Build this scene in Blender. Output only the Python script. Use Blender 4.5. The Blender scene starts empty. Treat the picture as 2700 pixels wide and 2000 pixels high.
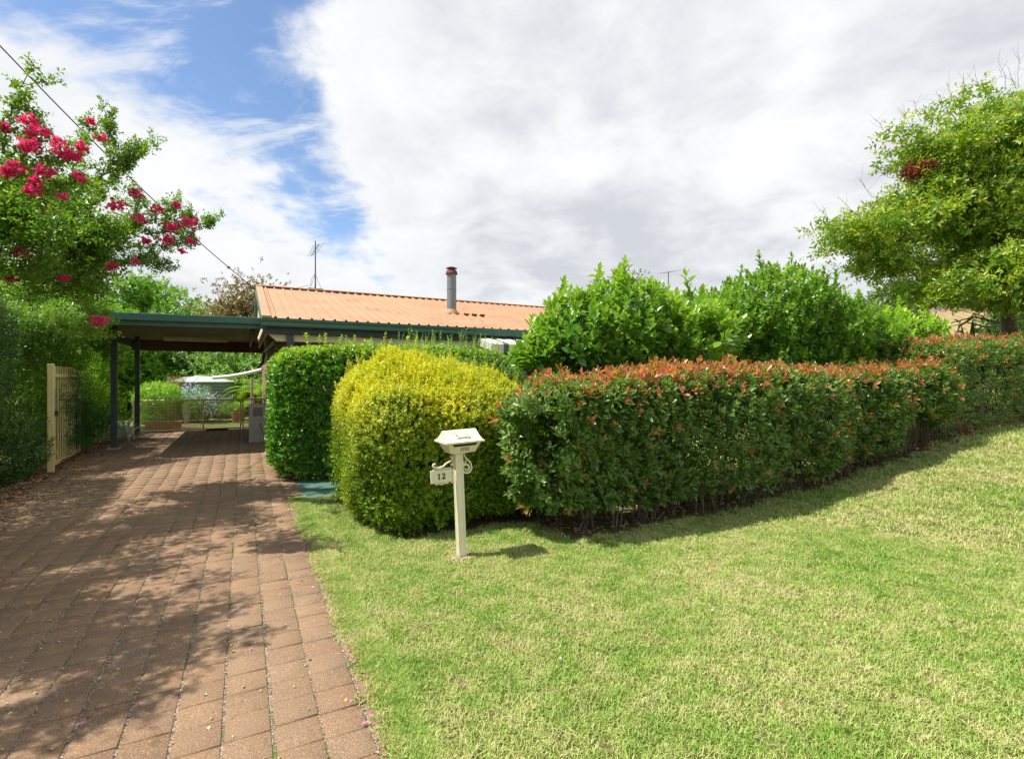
import bpy, bmesh, math, random
import numpy as np
from mathutils import Vector, Matrix
random.seed(7)
RNG = np.random.default_rng(11)
C = bpy.context.scene.collection
SC = bpy.context.scene

# ------------------------------------------------------------------ camera, sky, sun, exposure
CAM_H = 1.6
cam = bpy.data.cameras.new('camera'); camo = bpy.data.objects.new('camera', cam); C.objects.link(camo)
camo.location = (0, 0, CAM_H); camo.rotation_euler = (math.radians(90), 0, 0)
cam.sensor_width = 36; cam.lens = 36 * 1366 / 2700; cam.clip_start = .05; cam.clip_end = 2000
SC.camera = camo
SC.view_settings.view_transform = 'Standard'; SC.view_settings.look = 'None'
SC.view_settings.exposure = 0.55; SC.view_settings.gamma = 1.0; SC.view_settings.use_curve_mapping = False
SUN_ELEV = math.radians(60); TO_SUN = Vector((-.975, -.22, 0)).normalized()
sun = bpy.data.lights.new('sun', 'SUN'); sun.energy = 5.0; sun.angle = math.radians(.55); sun.color = (1, .955, .87)
suno = bpy.data.objects.new('sun', sun); C.objects.link(suno)
sd = TO_SUN * math.cos(SUN_ELEV) + Vector((0, 0, math.sin(SUN_ELEV)))
suno.rotation_euler = sd.to_track_quat('Z', 'Y').to_euler(); suno.location = (-20, -5, 30)

def N(nt, t, **kw):
    n = nt.nodes.new(t)
    for k, v in kw.items():
        if k.startswith('i_'):
            n.inputs[k[2:].replace('_', ' ')].default_value = v
        else: setattr(n, k, v)
    return n
def L(nt, a, b): nt.links.new(a, b)
def ramp(nt, fac, stops, interp='LINEAR'):
    r = N(nt, 'ShaderNodeValToRGB'); r.color_ramp.interpolation = interp
    e = r.color_ramp.elements
    while len(e) < len(stops): e.new(.5)
    for i, (p, c) in enumerate(stops):
        e[i].position = p; e[i].color = (*c, 1) if len(c) == 3 else c
    L(nt, fac, r.inputs[0]); return r.outputs[0]
def math_(nt, op, a, b=None, c=None, clamp=False):
    m = N(nt, 'ShaderNodeMath', operation=op, use_clamp=clamp)
    for i, v in enumerate((a, b, c)):
        if v is None: continue
        if hasattr(v, 'links'): L(nt, v, m.inputs[i])
        else: m.inputs[i].default_value = v
    return m.outputs[0]
def mixc(nt, fac, a, b, blend='MIX'):
    m = N(nt, 'ShaderNodeMix', data_type='RGBA', blend_type=blend)
    for i, v in ((0, fac), (6, a), (7, b)):
        if hasattr(v, 'links'): L(nt, v, m.inputs[i])
        else: m.inputs[i].default_value = v if i == 0 else ((*v, 1) if len(v) == 3 else v)
    return m.outputs[2]

def make_world():
    w = bpy.data.worlds.new('World'); SC.world = w; w.use_nodes = True
    nt = w.node_tree; nt.nodes.clear()
    out = N(nt, 'ShaderNodeOutputWorld')
    sky = N(nt, 'ShaderNodeTexSky', sky_type='NISHITA', sun_disc=False)
    sky.sun_elevation = SUN_ELEV; sky.sun_rotation = math.atan2(TO_SUN.x, TO_SUN.y)
    sky.altitude = 600; sky.air_density = 1.0; sky.dust_density = .3; sky.ozone_density = 2.5
    b1 = N(nt, 'ShaderNodeBackground'); b1.inputs[1].default_value = .13; L(nt, sky.outputs[0], b1.inputs[0])
    tc = N(nt, 'ShaderNodeTexCoord'); D = tc.outputs['Generated']
    sep = N(nt, 'ShaderNodeSeparateXYZ'); L(nt, D, sep.inputs[0])
    # project the direction on a cloud layer so that clouds flatten towards the horizon
    zz = math_(nt, 'ADD', math_(nt, 'MAXIMUM', sep.outputs[2], 0.0), .28)
    cx = math_(nt, 'DIVIDE', sep.outputs[0], zz); cy = math_(nt, 'DIVIDE', sep.outputs[1], zz)
    cmb = N(nt, 'ShaderNodeCombineXYZ'); L(nt, cx, cmb.inputs[0]); L(nt, cy, cmb.inputs[1])
    def noise(sc, det, rough, vec=cmb.outputs[0], off=0, dist=0.0):
        mp = N(nt, 'ShaderNodeMapping'); mp.inputs['Location'].default_value = (off, off * .7, off * 1.3); L(nt, vec, mp.inputs[0])
        n = N(nt, 'ShaderNodeTexNoise'); n.inputs['Scale'].default_value = sc; n.inputs['Detail'].default_value = det
        n.inputs['Roughness'].default_value = rough; n.inputs['Distortion'].default_value = dist
        L(nt, mp.outputs[0], n.inputs[0]); return n.outputs[0]
    def plane(v):
        d = N(nt, 'ShaderNodeVectorMath', operation='DOT_PRODUCT'); L(nt, D, d.inputs[0]); d.inputs[1].default_value = v
        return d.outputs['Value']
    # an opening in the cloud deck, wedge shaped, high to the north-west
    d1 = plane((.531, -.075, .847)); d2 = plane((-.98, -.250, -.196))
    n_big = noise(2.2, 9, .56, off=3.1, dist=.3); n_det = noise(7, 8, .6, off=8.7)
    nn = math_(nt, 'ADD', math_(nt, 'MULTIPLY', math_(nt, 'SUBTRACT', n_big, .5), .34), math_(nt, 'MULTIPLY', math_(nt, 'SUBTRACT', n_det, .5), .20))
    dm = math_(nt, 'ADD', math_(nt, 'SMOOTH_MIN', d1, d2, .05), nn)
    gap = N(nt, 'ShaderNodeMapRange', interpolation_type='SMOOTHSTEP'); L(nt, dm, gap.inputs[0])
    gap.inputs[1].default_value = -.055; gap.inputs[2].default_value = .035
    # thin wisps inside the opening
    mpw = N(nt, 'ShaderNodeMapping'); mpw.inputs['Rotation'].default_value = (0, 0, .5); mpw.inputs['Scale'].default_value = (1.0, 2.6, 1); L(nt, cmb.outputs[0], mpw.inputs[0])
    wis = noise(2.6, 8, .62, vec=mpw.outputs[0], off=1.9, dist=.4)
    wm = N(nt, 'ShaderNodeMapRange', interpolation_type='SMOOTHSTEP'); L(nt, wis, wm.inputs[0])
    wm.inputs[1].default_value = .47; wm.inputs[2].default_value = .64; wm.inputs[3].default_value = 1; wm.inputs[4].default_value = .35
    gapf = math_(nt, 'MULTIPLY', gap.outputs[0], wm.outputs[0])
    # cloud brightness
    s1 = noise(1.5, 7, .5, off=5.3, dist=.2); s2 = noise(4.2, 9, .57, off=12.1, dist=.3)
    sh = math_(nt, 'ADD', math_(nt, 'MULTIPLY', s1, .5), math_(nt, 'MULTIPLY', s2, .5))
    col = ramp(nt, sh, [(.38, (.69, .70, .71)), (.46, (.63, .64, .655)), (.53, (.545, .56, .585)), (.61, (.45, .47, .505))])
    # edges of the opening are thin and bright
    edge = N(nt, 'ShaderNodeMapRange', interpolation_type='SMOOTHSTEP'); L(nt, dm, edge.inputs[0])
    edge.inputs[1].default_value = -.30; edge.inputs[2].default_value = -.04; edge.inputs[3].default_value = 0; edge.inputs[4].default_value = .75
    col = mixc(nt, edge.outputs[0], col, (.68, .69, .705))
    b2 = N(nt, 'ShaderNodeBackground'); b2.inputs[1].default_value = 1.0; L(nt, col, b2.inputs[0])
    mx = N(nt, 'ShaderNodeMixShader'); L(nt, gapf, mx.inputs[0]); L(nt, b2.outputs[0], mx.inputs[1]); L(nt, b1.outputs[0], mx.inputs[2])
    L(nt, mx.outputs[0], out.inputs[0])
make_world()

# ------------------------------------------------------------------ frames and heights
# s runs along the house front (to the right and away), w along the driveway (away and to the left)
UX, UY = .8874, .4609
def XY(s, w): return (UX * s - UY * w, UY * s + UX * w)
def SWof(x, y): return (UX * x + UY * y, -UY * x + UX * y)
ANG = math.atan2(UY, UX)
_zs = ([-200, 4.3, 5.2, 6.2, 7.4, 8.65, 10.4, 11.6, 13.5, 20, 60, 200], [0, 0, .015, .06, .17, .32, .56, .66, .74, .9, 1.4, 2])
def sstep(a, b, x):
    t = np.clip((x - a) / (b - a), 0, 1); return t * t * (3 - 2 * t)
def Hsw(s, w): return np.interp(s, *_zs) + .13 * sstep(8, 12.5, w) * (1 - sstep(3, 6, s))
def H(x, y):
    s, w = SWof(x, y); return Hsw(s, w)
def SWZ(s, w, z=0, on_ground=True):
    x, y = XY(s, w); return (x, y, z + (float(Hsw(s, w)) if on_ground else 0))
def P(px, py, Y): return ((px - 1350) / 1366 * Y, Y, CAM_H + (1000 - py) / 1366 * Y)

# ------------------------------------------------------------------ object helpers
def tag(o, label=None, cat=None, group=None, kind=None):
    if label: o['label'] = label
    if cat: o['category'] = cat
    if group: o['group'] = group
    if kind: o['kind'] = kind
    return o
def empty(name, loc=(0, 0, 0), rz=0, **kw):
    o = bpy.data.objects.new(name, None); C.objects.link(o); o.location = loc; o.rotation_euler = (0, 0, rz)
    o.empty_display_size = .1
    tag(o, **kw); return o
def link(name, me, parent=None, **kw):
    o = bpy.data.objects.new(name, me); C.objects.link(o)
    if parent is not None: o.parent = parent
    tag(o, **kw); return o
def mesh_tris(name, V, F, mat, attrs=None, smooth=False):
    me = bpy.data.meshes.new(name)
    V = np.asarray(V, np.float32); F = np.asarray(F, np.int32)
    me.vertices.add(len(V)); me.vertices.foreach_set('co', V.ravel())
    k = F.shape[1]
    me.loops.add(F.size); me.loops.foreach_set('vertex_index', F.ravel())
    me.polygons.add(len(F)); me.polygons.foreach_set('loop_start', np.arange(0, F.size, k, dtype=np.int32))
    try: me.polygons.foreach_set('loop_total', np.full(len(F), k, np.int32))
    except Exception: pass
    if smooth: me.polygons.foreach_set('use_smooth', np.ones(len(F), bool))
    for n, a in (attrs or {}).items():
        at = me.attributes.new(n, 'FLOAT', 'POINT'); at.data.foreach_set('value', np.asarray(a, np.float32))
    me.update(calc_edges=True); me.materials.append(mat); return me
class MB:
    """collects boxes, bars and tubes and links them as one mesh"""
    def __init__(s): s.v = []; s.f = []; s.mi = []; s.m = 0
    def add(s, V, F):
        n = len(s.v); s.v += [tuple(p) for p in V]; s.f += [tuple(i + n for i in f) for f in F]; s.mi += [s.m] * len(F); return s
    def box(s, a, b, M=None):
        x0, y0, z0 = a; x1, y1, z1 = b
        V = [(x0, y0, z0), (x1, y0, z0), (x1, y1, z0), (x0, y1, z0), (x0, y0, z1), (x1, y0, z1), (x1, y1, z1), (x0, y1, z1)]
        if M is not None: V = [tuple(M @ Vector(p)) for p in V]
        return s.add(V, [(0, 3, 2, 1), (4, 5, 6, 7), (0, 1, 5, 4), (1, 2, 6, 5), (2, 3, 7, 6), (3, 0, 4, 7)])
    def tube(s, pts, r, n=6, cap=True):
        pts = [Vector(p) for p in pts]; k = len(pts)
        rs = r if isinstance(r, (list, tuple, np.ndarray)) else [r] * k
        V = []; ref = None
        for i, p in enumerate(pts):
            d = (pts[min(i + 1, k - 1)] - pts[max(i - 1, 0)])
            if d.length < 1e-9: d = Vector((0, 0, 1))
            d.normalize()
            if ref is None: ref = d.orthogonal().normalized()
            a = (ref - d * ref.dot(d))
            if a.length < 1e-6: a = d.orthogonal()
            a.normalize(); ref = a; b = d.cross(a)
            for j in range(n):
                t = 2 * math.pi * j / n; V.append(tuple(p + (a * math.cos(t) + b * math.sin(t)) * rs[i]))
        F = [(i * n + j, i * n + (j + 1) % n, (i + 1) * n + (j + 1) % n, (i + 1) * n + j) for i in range(k - 1) for j in range(n)]
        if cap: F += [tuple(range(n - 1, -1, -1)), tuple(range((k - 1) * n, k * n))]
        return s.add(V, F)
    def lathe(s, prof, c=(0, 0, 0), n=24):
        V = [(c[0] + r * math.cos(2 * math.pi * j / n), c[1] + r * math.sin(2 * math.pi * j / n), c[2] + z) for r, z in prof for j in range(n)]
        F = [(i * n + j, i * n + (j + 1) % n, (i + 1) * n + (j + 1) % n, (i + 1) * n + j) for i in range(len(prof) - 1) for j in range(n)]
        F += [tuple(range(n - 1, -1, -1)), tuple(range((len(prof) - 1) * n, len(prof) * n))]
        return s.add(V, F)
    def prism(s, poly, y0, y1, axis='y'):
        n = len(poly)
        if axis == 'y': V = [(x, y0, z) for x, z in poly] + [(x, y1, z) for x, z in poly]
        elif axis == 'x': V = [(y0, x, z) for x, z in poly] + [(y1, x, z) for x, z in poly]
        else: V = [(x, z, y0) for x, z in poly] + [(x, z, y1) for x, z in poly]
        F = [tuple(range(n)), tuple(range(2 * n - 1, n - 1, -1))] + [(i, i + n, (i + 1) % n + n, (i + 1) % n) for i in range(n)]
        return s.add(V, F)
    def mesh(s, name, mat, bevel=0, smooth=False):
        me = bpy.data.meshes.new(name); me.from_pydata(s.v, [], s.f)
        for m in (mat if isinstance(mat, (list, tuple)) else [mat]): me.materials.append(m)
        if s.m: me.polygons.foreach_set('material_index', s.mi)
        bm = bmesh.new(); bm.from_mesh(me); bmesh.ops.recalc_face_normals(bm, faces=bm.faces)
        if bevel: bmesh.ops.bevel(bm, geom=list(bm.edges), offset=bevel, segments=2, affect='EDGES', profile=.5, clamp_overlap=True)
        if smooth:
            for f in bm.faces: f.smooth = True
        bm.to_mesh(me); bm.free(); me.update(); return me
    def build(s, name, mat, parent=None, bevel=0, smooth=False, **kw):
        o = link(name, s.mesh(name, mat, bevel, smooth), parent, **kw)
        if smooth:
            try: o.data.set_sharp_from_angle(angle=math.radians(40))
            except Exception: pass
        return o

# ------------------------------------------------------------------ materials
def new_mat(name):
    m = bpy.data.materials.new(name); m.use_nodes = True; nt = m.node_tree; nt.nodes.clear()
    return m, nt, N(nt, 'ShaderNodeOutputMaterial')
def tnoise(nt, sc, det=5, rough=.55, coord='Object', dist=0, scale=None):
    tc = N(nt, 'ShaderNodeTexCoord')
    src = tc.outputs[coord] if coord != 'Position' else N(nt, 'ShaderNodeNewGeometry').outputs['Position']
    if scale:
        mp = N(nt, 'ShaderNodeMapping'); mp.inputs['Scale'].default_value = scale; L(nt, src, mp.inputs[0]); src = mp.outputs[0]
    n = N(nt, 'ShaderNodeTexNoise'); n.inputs['Scale'].default_value = sc; n.inputs['Detail'].default_value = det
    n.inputs['Roughness'].default_value = rough; n.inputs['Distortion'].default_value = dist; L(nt, src, n.inputs[0]); return n.outputs[0]
def bump(nt, h, strength, dist):
    b = N(nt, 'ShaderNodeBump'); b.inputs['Strength'].default_value = strength; b.inputs['Distance'].default_value = dist
    L(nt, h, b.inputs['Height']); return b.outputs[0]
def paint(name, c, c2=None, rough=.5, metal=0, sc=6, amt=(.35, .7), bmp=.15, spec=.5, coord='Object', scale=None):
    m, nt, out = new_mat(name)
    p = N(nt, 'ShaderNodeBsdfPrincipled'); p.inputs['Roughness'].default_value = rough; p.inputs['Metallic'].default_value = metal
    p.inputs['Specular IOR Level'].default_value = spec
    c2 = c2 or tuple(v * .78 for v in c)
    n = tnoise(nt, sc, 7, .62, coord, scale=scale); col = ramp(nt, n, [(amt[0], c), (amt[1], c2)])
    L(nt, col, p.inputs['Base Color'])
    n2 = tnoise(nt, sc * 9, 3, .6, coord)
    L(nt, ramp(nt, n, [(.3, (rough * .85,) * 3), (.7, (min(1, rough * 1.25),) * 3)]), p.inputs['Roughness'])
    if bmp: L(nt, bump(nt, n2, bmp, .004), p.inputs['Normal'])
    L(nt, p.outputs[0], out.inputs[0]); return m
def leafmat(name, dark, light, young=None, rough=.4, trans=.35, spec=.5, tcol=None, dry=None):
    """leaf colours from the per-leaf attributes tone and young; thin leaves let light through"""
    m, nt, out = new_mat(name)
    a = N(nt, 'ShaderNodeAttribute', attribute_name='tone'); y = N(nt, 'ShaderNodeAttribute', attribute_name='young')
    oi = N(nt, 'ShaderNodeObjectInfo')
    col = mixc(nt, math_(nt, 'ADD', a.outputs['Fac'], math_(nt, 'MULTIPLY', math_(nt, 'SUBTRACT', oi.outputs['Random'], .5), .2), clamp=True), dark, light)
    if young: col = mixc(nt, y.outputs['Fac'], col, young)
    big = tnoise(nt, 1.6, 3, .5, 'Position')
    hs = N(nt, 'ShaderNodeHueSaturation'); L(nt, col, hs.inputs['Color'])
    L(nt, math_(nt, 'ADD', math_(nt, 'MULTIPLY', big, .6), .82), hs.inputs['Value']); hs.inputs['Saturation'].default_value = 1.02
    L(nt, math_(nt, 'ADD', math_(nt, 'MULTIPLY', big, -.04), .52), hs.inputs['Hue'])
    col = hs.outputs[0]
    p = N(nt, 'ShaderNodeBsdfPrincipled'); p.inputs['Roughness'].default_value = rough; p.inputs['Specular IOR Level'].default_value = spec
    L(nt, col, p.inputs['Base Color'])
    t = N(nt, 'ShaderNodeBsdfTranslucent')
    tc = mixc(nt, 1.0, col, tcol or (1.6, 1.55, .55), 'MULTIPLY'); L(nt, tc, t.inputs[0])
    mx = N(nt, 'ShaderNodeMixShader'); mx.inputs[0].default_value = trans
    L(nt, p.outputs[0], mx.inputs[1]); L(nt, t.outputs[0], mx.inputs[2]); L(nt, mx.outputs[0], out.inputs[0]); return m
M = {}
M['bark'] = paint('bark', (.16, .115, .08), (.07, .05, .038), .9, sc=9, bmp=.8, scale=(1, 1, .3))
M['bark_grey'] = paint('bark_grey', (.22, .19, .16), (.10, .085, .07), .9, sc=9, bmp=.8, scale=(1, 1, .3))
M['stem'] = paint('stem', (.17, .12, .08), (.08, .06, .045), .85, sc=12, bmp=.5)
M['green_metal'] = paint('green_metal', (.055, .145, .105), (.045, .12, .09), .38, sc=3, bmp=.03)
M['dark_metal'] = paint('dark_metal', (.028, .038, .040), (.02, .028, .03), .5, sc=4, bmp=.05)
M['post_green'] = paint('post_green', (.045, .065, .07), (.03, .045, .05), .5, sc=4, bmp=.05)
M['cream'] = paint('cream', (.72, .62, .36), (.60, .50, .27), .5, sc=2.5, bmp=.05)
M['cream_gate'] = paint('cream_gate', (.84, .70, .34), (.74, .60, .27), .4, sc=8, bmp=.05)
M['mail_cream'] = paint('mail_cream', (.76, .70, .50), (.66, .57, .37), .42, sc=14, amt=(.45, .8), bmp=.06)
M['white'] = paint('white', (.8, .8, .77), (.66, .65, .6), .45, sc=6, bmp=.04)
M['black'] = paint('black_paint', (.012, .011, .01), (.05, .045, .035), .6, sc=90, amt=(.5, .75), bmp=0)
M['slot'] = paint('slot_dark', (.02, .015, .01), (.05, .035, .02), .7, bmp=0)
M['soffit'] = paint('soffit', (.105, .04, .028), (.08, .032, .022), .6, sc=5, bmp=.1, scale=(1, 8, 1))
M['galv'] = paint('galvanised', (.30, .31, .31), (.2, .205, .2), .42, metal=.6, sc=10, bmp=.08)
M['flue'] = paint('flue_grey', (.23, .25, .26), (.17, .18, .18), .5, metal=.3, sc=3, bmp=.05, scale=(1, 1, .25))
M['rust'] = paint('rust', (.17, .055, .03), (.08, .03, .02), .85, sc=20, bmp=.4)
M['antenna'] = paint('antenna_metal', (.13, .14, .14), (.08, .085, .08), .5, metal=.5, sc=10, bmp=0)
M['cable'] = paint('cable_black', (.012, .012, .012), (.02, .02, .02), .6, bmp=0)
M['cabinet'] = paint('cabinet_grey', (.42, .38, .32), (.33, .3, .25), .6, sc=5, bmp=.15)
M['cabinet_dark'] = paint('cabinet_trim', (.19, .17, .145), (.13, .12, .1), .65, sc=8, bmp=.15)
M['cabinet_light'] = paint('cabinet_panel', (.38, .35, .28), (.3, .27, .22), .6, sc=8, bmp=.15)
M['tank'] = paint('tank_green', (.20, .30, .23), (.15, .24, .19), .45, sc=2, bmp=.03)
M['tank_lid'] = paint('tank_lid', (.45, .53, .45), (.36, .43, .37), .5, sc=3, bmp=.03)
M['pvc'] = paint('pvc_white', (.78, .78, .75), (.5, .52, .45), .45, sc=12, amt=(.5, .75), bmp=.03)
M['terracotta'] = paint('terracotta', (.42, .17, .08), (.33, .13, .065), .8, sc=12, bmp=.2)
M['pot_grey'] = paint('pot_grey', (.5, .46, .42), (.38, .35, .32), .7, sc=9, bmp=.2)
M['green_path'] = paint('green_path', (.075, .165, .125), (.06, .125, .095), .7, sc=2.2, bmp=.25, coord='Position')
M['glass'] = paint('window_glass', (.02, .025, .03), (.03, .035, .04), .06, bmp=0, spec=.9)
M['neighbour_roof'] = paint('neighbour_roof', (.35, .27, .115), (.28, .21, .09), .55, sc=1.2, bmp=.03)
M['red_tile'] = paint('red_tile', (.33, .12, .075), (.22, .075, .05), .75, sc=3, bmp=.3)
M['render_cream'] = paint('render_cream', (.66, .56, .38), (.58, .48, .32), .8, sc=4, bmp=.1)
M['awn_white'] = paint('awning_white', (.8, .77, .66), (.62, .58, .46), .42, sc=7, bmp=.03)
M['awn_green'] = paint('awning_green', (.09, .17, .10), (.05, .10, .07), .45, sc=7, bmp=.03)
M['sticker'] = paint('worn_sticker', (.30, .28, .23), (.55, .48, .32), .6, sc=60, amt=(.45, .62), bmp=.1)
def brick_mat():
    m, nt, out = new_mat('brick_wall')
    p = N(nt, 'ShaderNodeBsdfPrincipled'); p.inputs['Roughness'].default_value = .85
    tc = N(nt, 'ShaderNodeTexCoord'); sx = N(nt, 'ShaderNodeSeparateXYZ'); L(nt, tc.outputs['Object'], sx.inputs[0])
    cb = N(nt, 'ShaderNodeCombineXYZ'); L(nt, math_(nt, 'ADD', sx.outputs[0], sx.outputs[1]), cb.inputs[0]); L(nt, sx.outputs[2], cb.inputs[1])
    b = N(nt, 'ShaderNodeTexBrick'); L(nt, cb.outputs[0], b.inputs['Vector']); b.inputs['Scale'].default_value = 1
    b.inputs['Brick Width'].default_value = .24; b.inputs['Row Height'].default_value = .086; b.inputs['Mortar Size'].default_value = .01
    b.inputs['Color1'].default_value = (.24, .085, .055, 1); b.inputs['Color2'].default_value = (.33, .13, .08, 1); b.inputs['Mortar'].default_value = (.33, .3, .26, 1)
    L(nt, b.outputs[0], p.inputs['Base Color']); L(nt, bump(nt, b.outputs['Fac'], -.5, .01), p.inputs['Normal'])
    L(nt, p.outputs[0], out.inputs[0]); return m
M['brick'] = brick_mat()
def roof_mat():
    m, nt, out = new_mat('painted_roof_steel')
    p = N(nt, 'ShaderNodeBsdfPrincipled'); p.inputs['Roughness'].default_value = .62; p.inputs['Specular IOR Level'].default_value = .25
    n1 = tnoise(nt, .9, 6, .65, 'Position', dist=.5, scale=(1, 1, 3)); n2 = tnoise(nt, 5, 5, .6, 'Position')
    col = ramp(nt, n1, [(.38, (.44, .275, .155)), (.55, (.42, .24, .135)), (.70, (.39, .165, .10))])
    col = mixc(nt, ramp(nt, n2, [(.45, (0, 0, 0)), (.8, (.35, .35, .35))]), col, (.45, .295, .18))
    L(nt, col, p.inputs['Base Color']); L(nt, p.outputs[0], out.inputs[0]); return m
M['roof'] = roof_mat()
def paver_mat():
    m, nt, out = new_mat('clay_paver')
    p = N(nt, 'ShaderNodeBsdfPrincipled'); p.inputs['Roughness'].default_value = .82; p.inputs['Specular IOR Level'].default_value = .3
    a = N(nt, 'ShaderNodeAttribute', attribute_name='tone'); oi = N(nt, 'ShaderNodeObjectInfo')
    r = math_(nt, 'FRACT', math_(nt, 'ADD', a.outputs['Fac'], oi.outputs['Random']))
    base = ramp(nt, r, [(0, (.19, .108, .056)), (.35, (.295, .17, .088)), (.7, (.235, .13, .067)), (1, (.265, .168, .098))])
    n1 = tnoise(nt, 5.5, 6, .65, 'Position'); base = mixc(nt, ramp(nt, n1, [(.35, (0, 0, 0)), (.72, (.8, .8, .8))]), base, (.15, .10, .066))
    n0 = tnoise(nt, 1.1, 4, .55, 'Position'); base = mixc(nt, ramp(nt, n0, [(.42, (0, 0, 0)), (.65, (.55, .55, .55))]), base, (.285, .185, .11))
    g = tnoise(nt, 170, 3, .75, 'Position')
    base = mixc(nt, ramp(nt, g, [(.54, (0, 0, 0)), (.68, (.95, .95, .95))]), base, (.50, .37, .25))
    base = mixc(nt, ramp(nt, g, [(.32, (.9, .9, .9)), (.44, (0, 0, 0))]), base, (.08, .055, .04))
    L(nt, base, p.inputs['Base Color'])
    hh = math_(nt, 'ADD', g, math_(nt, 'MULTIPLY', tnoise(nt, 60, 4, .6, 'Position'), .8)); L(nt, bump(nt, hh, .8, .004), p.inputs['Normal'])
    L(nt, p.outputs[0], out.inputs[0]); return m
M['paver'] = paver_mat()
def joint_mat():
    m, nt, out = new_mat('paver_joint_sand')
    p = N(nt, 'ShaderNodeBsdfPrincipled'); p.inputs['Roughness'].default_value = .95
    n1 = tnoise(nt, 75, 4, .75, 'Position'); col = ramp(nt, n1, [(.36, (.03, .022, .016)), (.47, (.12, .09, .06)), (.57, (.42, .33, .23))])
    n2 = tnoise(nt, 1.7, 4, .6, 'Position'); col = mixc(nt, ramp(nt, n2, [(.52, (0, 0, 0)), (.58, (.85, .85, .85))]), col, (.07, .12, .018))
    L(nt, col, p.inputs['Base Color']); L(nt, bump(nt, n1, .9, .008), p.inputs['Normal']); L(nt, p.outputs[0], out.inputs[0]); return m
M['joint'] = joint_mat()
def ground_mat(name, lawn):
    m, nt, out = new_mat(name)
    p = N(nt, 'ShaderNodeBsdfPrincipled'); p.inputs['Roughness'].default_value = .95; p.inputs['Specular IOR Level'].default_value = .15
    f = tnoise(nt, 120, 4, .7, 'Position'); b = tnoise(nt, .9, 5, .6, 'Position')
    if lawn:
        c = ramp(nt, f, [(.33, (.045, .045, .016)), (.5, (.13, .125, .04)), (.68, (.30, .26, .11))])
        c = mixc(nt, ramp(nt, b, [(.4, (0, 0, 0)), (.65, (.45, .45, .45))]), c, (.09, .14, .025))
    else:
        c = ramp(nt, f, [(.35, (.08, .045, .028)), (.52, (.19, .105, .06)), (.68, (.34, .19, .11))])
        c = mixc(nt, ramp(nt, b, [(.40, (0, 0, 0)), (.55, (.9, .9, .9))]), c, (.14, .20, .05))
    L(nt, c, p.inputs['Base Color']); L(nt, bump(nt, f, .8, .02), p.inputs['Normal']); L(nt, p.outputs[0], out.inputs[0]); return m
M['lawn'] = ground_mat('lawn_soil', True); M['soil'] = ground_mat('garden_soil', False)
def grass_mat():
    m, nt, out = new_mat('grass_blade')
    a = N(nt, 'ShaderNodeAttribute', attribute_name='tone')
    big = tnoise(nt, .8, 4, .6, 'Position'); mid = tnoise(nt, 5, 4, .65, 'Position')
    k = math_(nt, 'ADD', math_(nt, 'ADD', math_(nt, 'MULTIPLY', big, 1.3), math_(nt, 'MULTIPLY', mid, 1.35)), math_(nt, 'MULTIPLY', a.outputs['Fac'], .6))
    k = math_(nt, 'SUBTRACT', k, 1.01, clamp=True)
    c = ramp(nt, k, [(0, (.10, .29, .025)), (.30, (.24, .42, .05)), (.55, (.43, .52, .13)), (.82, (.57, .56, .22)), (1, (.68, .61, .32))])
    p = N(nt, 'ShaderNodeBsdfPrincipled'); p.inputs['Roughness'].default_value = .55; p.inputs['Specular IOR Level'].default_value = .3; L(nt, c, p.inputs['Base Color'])
    t = N(nt, 'ShaderNodeBsdfTranslucent'); L(nt, c, t.inputs[0]); mx = N(nt, 'ShaderNodeMixShader'); mx.inputs[0].default_value = .3
    L(nt, p.outputs[0], mx.inputs[1]); L(nt, t.outputs[0], mx.inputs[2]); L(nt, mx.outputs[0], out.inputs[0]); return m
M['grass'] = grass_mat()
def litter_mat(name, stops):
    m, nt, out = new_mat(name); a = N(nt, 'ShaderNodeAttribute', attribute_name='tone')
    p = N(nt, 'ShaderNodeBsdfPrincipled'); p.inputs['Roughness'].default_value = .7
    L(nt, ramp(nt, a.outputs['Fac'], stops, 'CONSTANT'), p.inputs['Base Color']); L(nt, p.outputs[0], out.inputs[0]); return m
M['litter'] = litter_mat('leaf_litter', [(0, (.30, .13, .07)), (.3, (.42, .22, .12)), (.55, (.20, .09, .05)), (.75, (.48, .30, .18)), (.93, (.35, .30, .06))])
M['petal'] = litter_mat('fallen_bract', [(0, (.55, .05, .16)), (.35, (.62, .14, .28)), (.6, (.66, .36, .42)), (.75, (.5, .42, .2)), (.88, (.35, .38, .05))])
M['chips'] = litter_mat('stone_chip', [(0, (.55, .42, .28)), (.4, (.62, .5, .36)), (.7, (.4, .3, .2)), (.85, (.3, .2, .14))])

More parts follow.
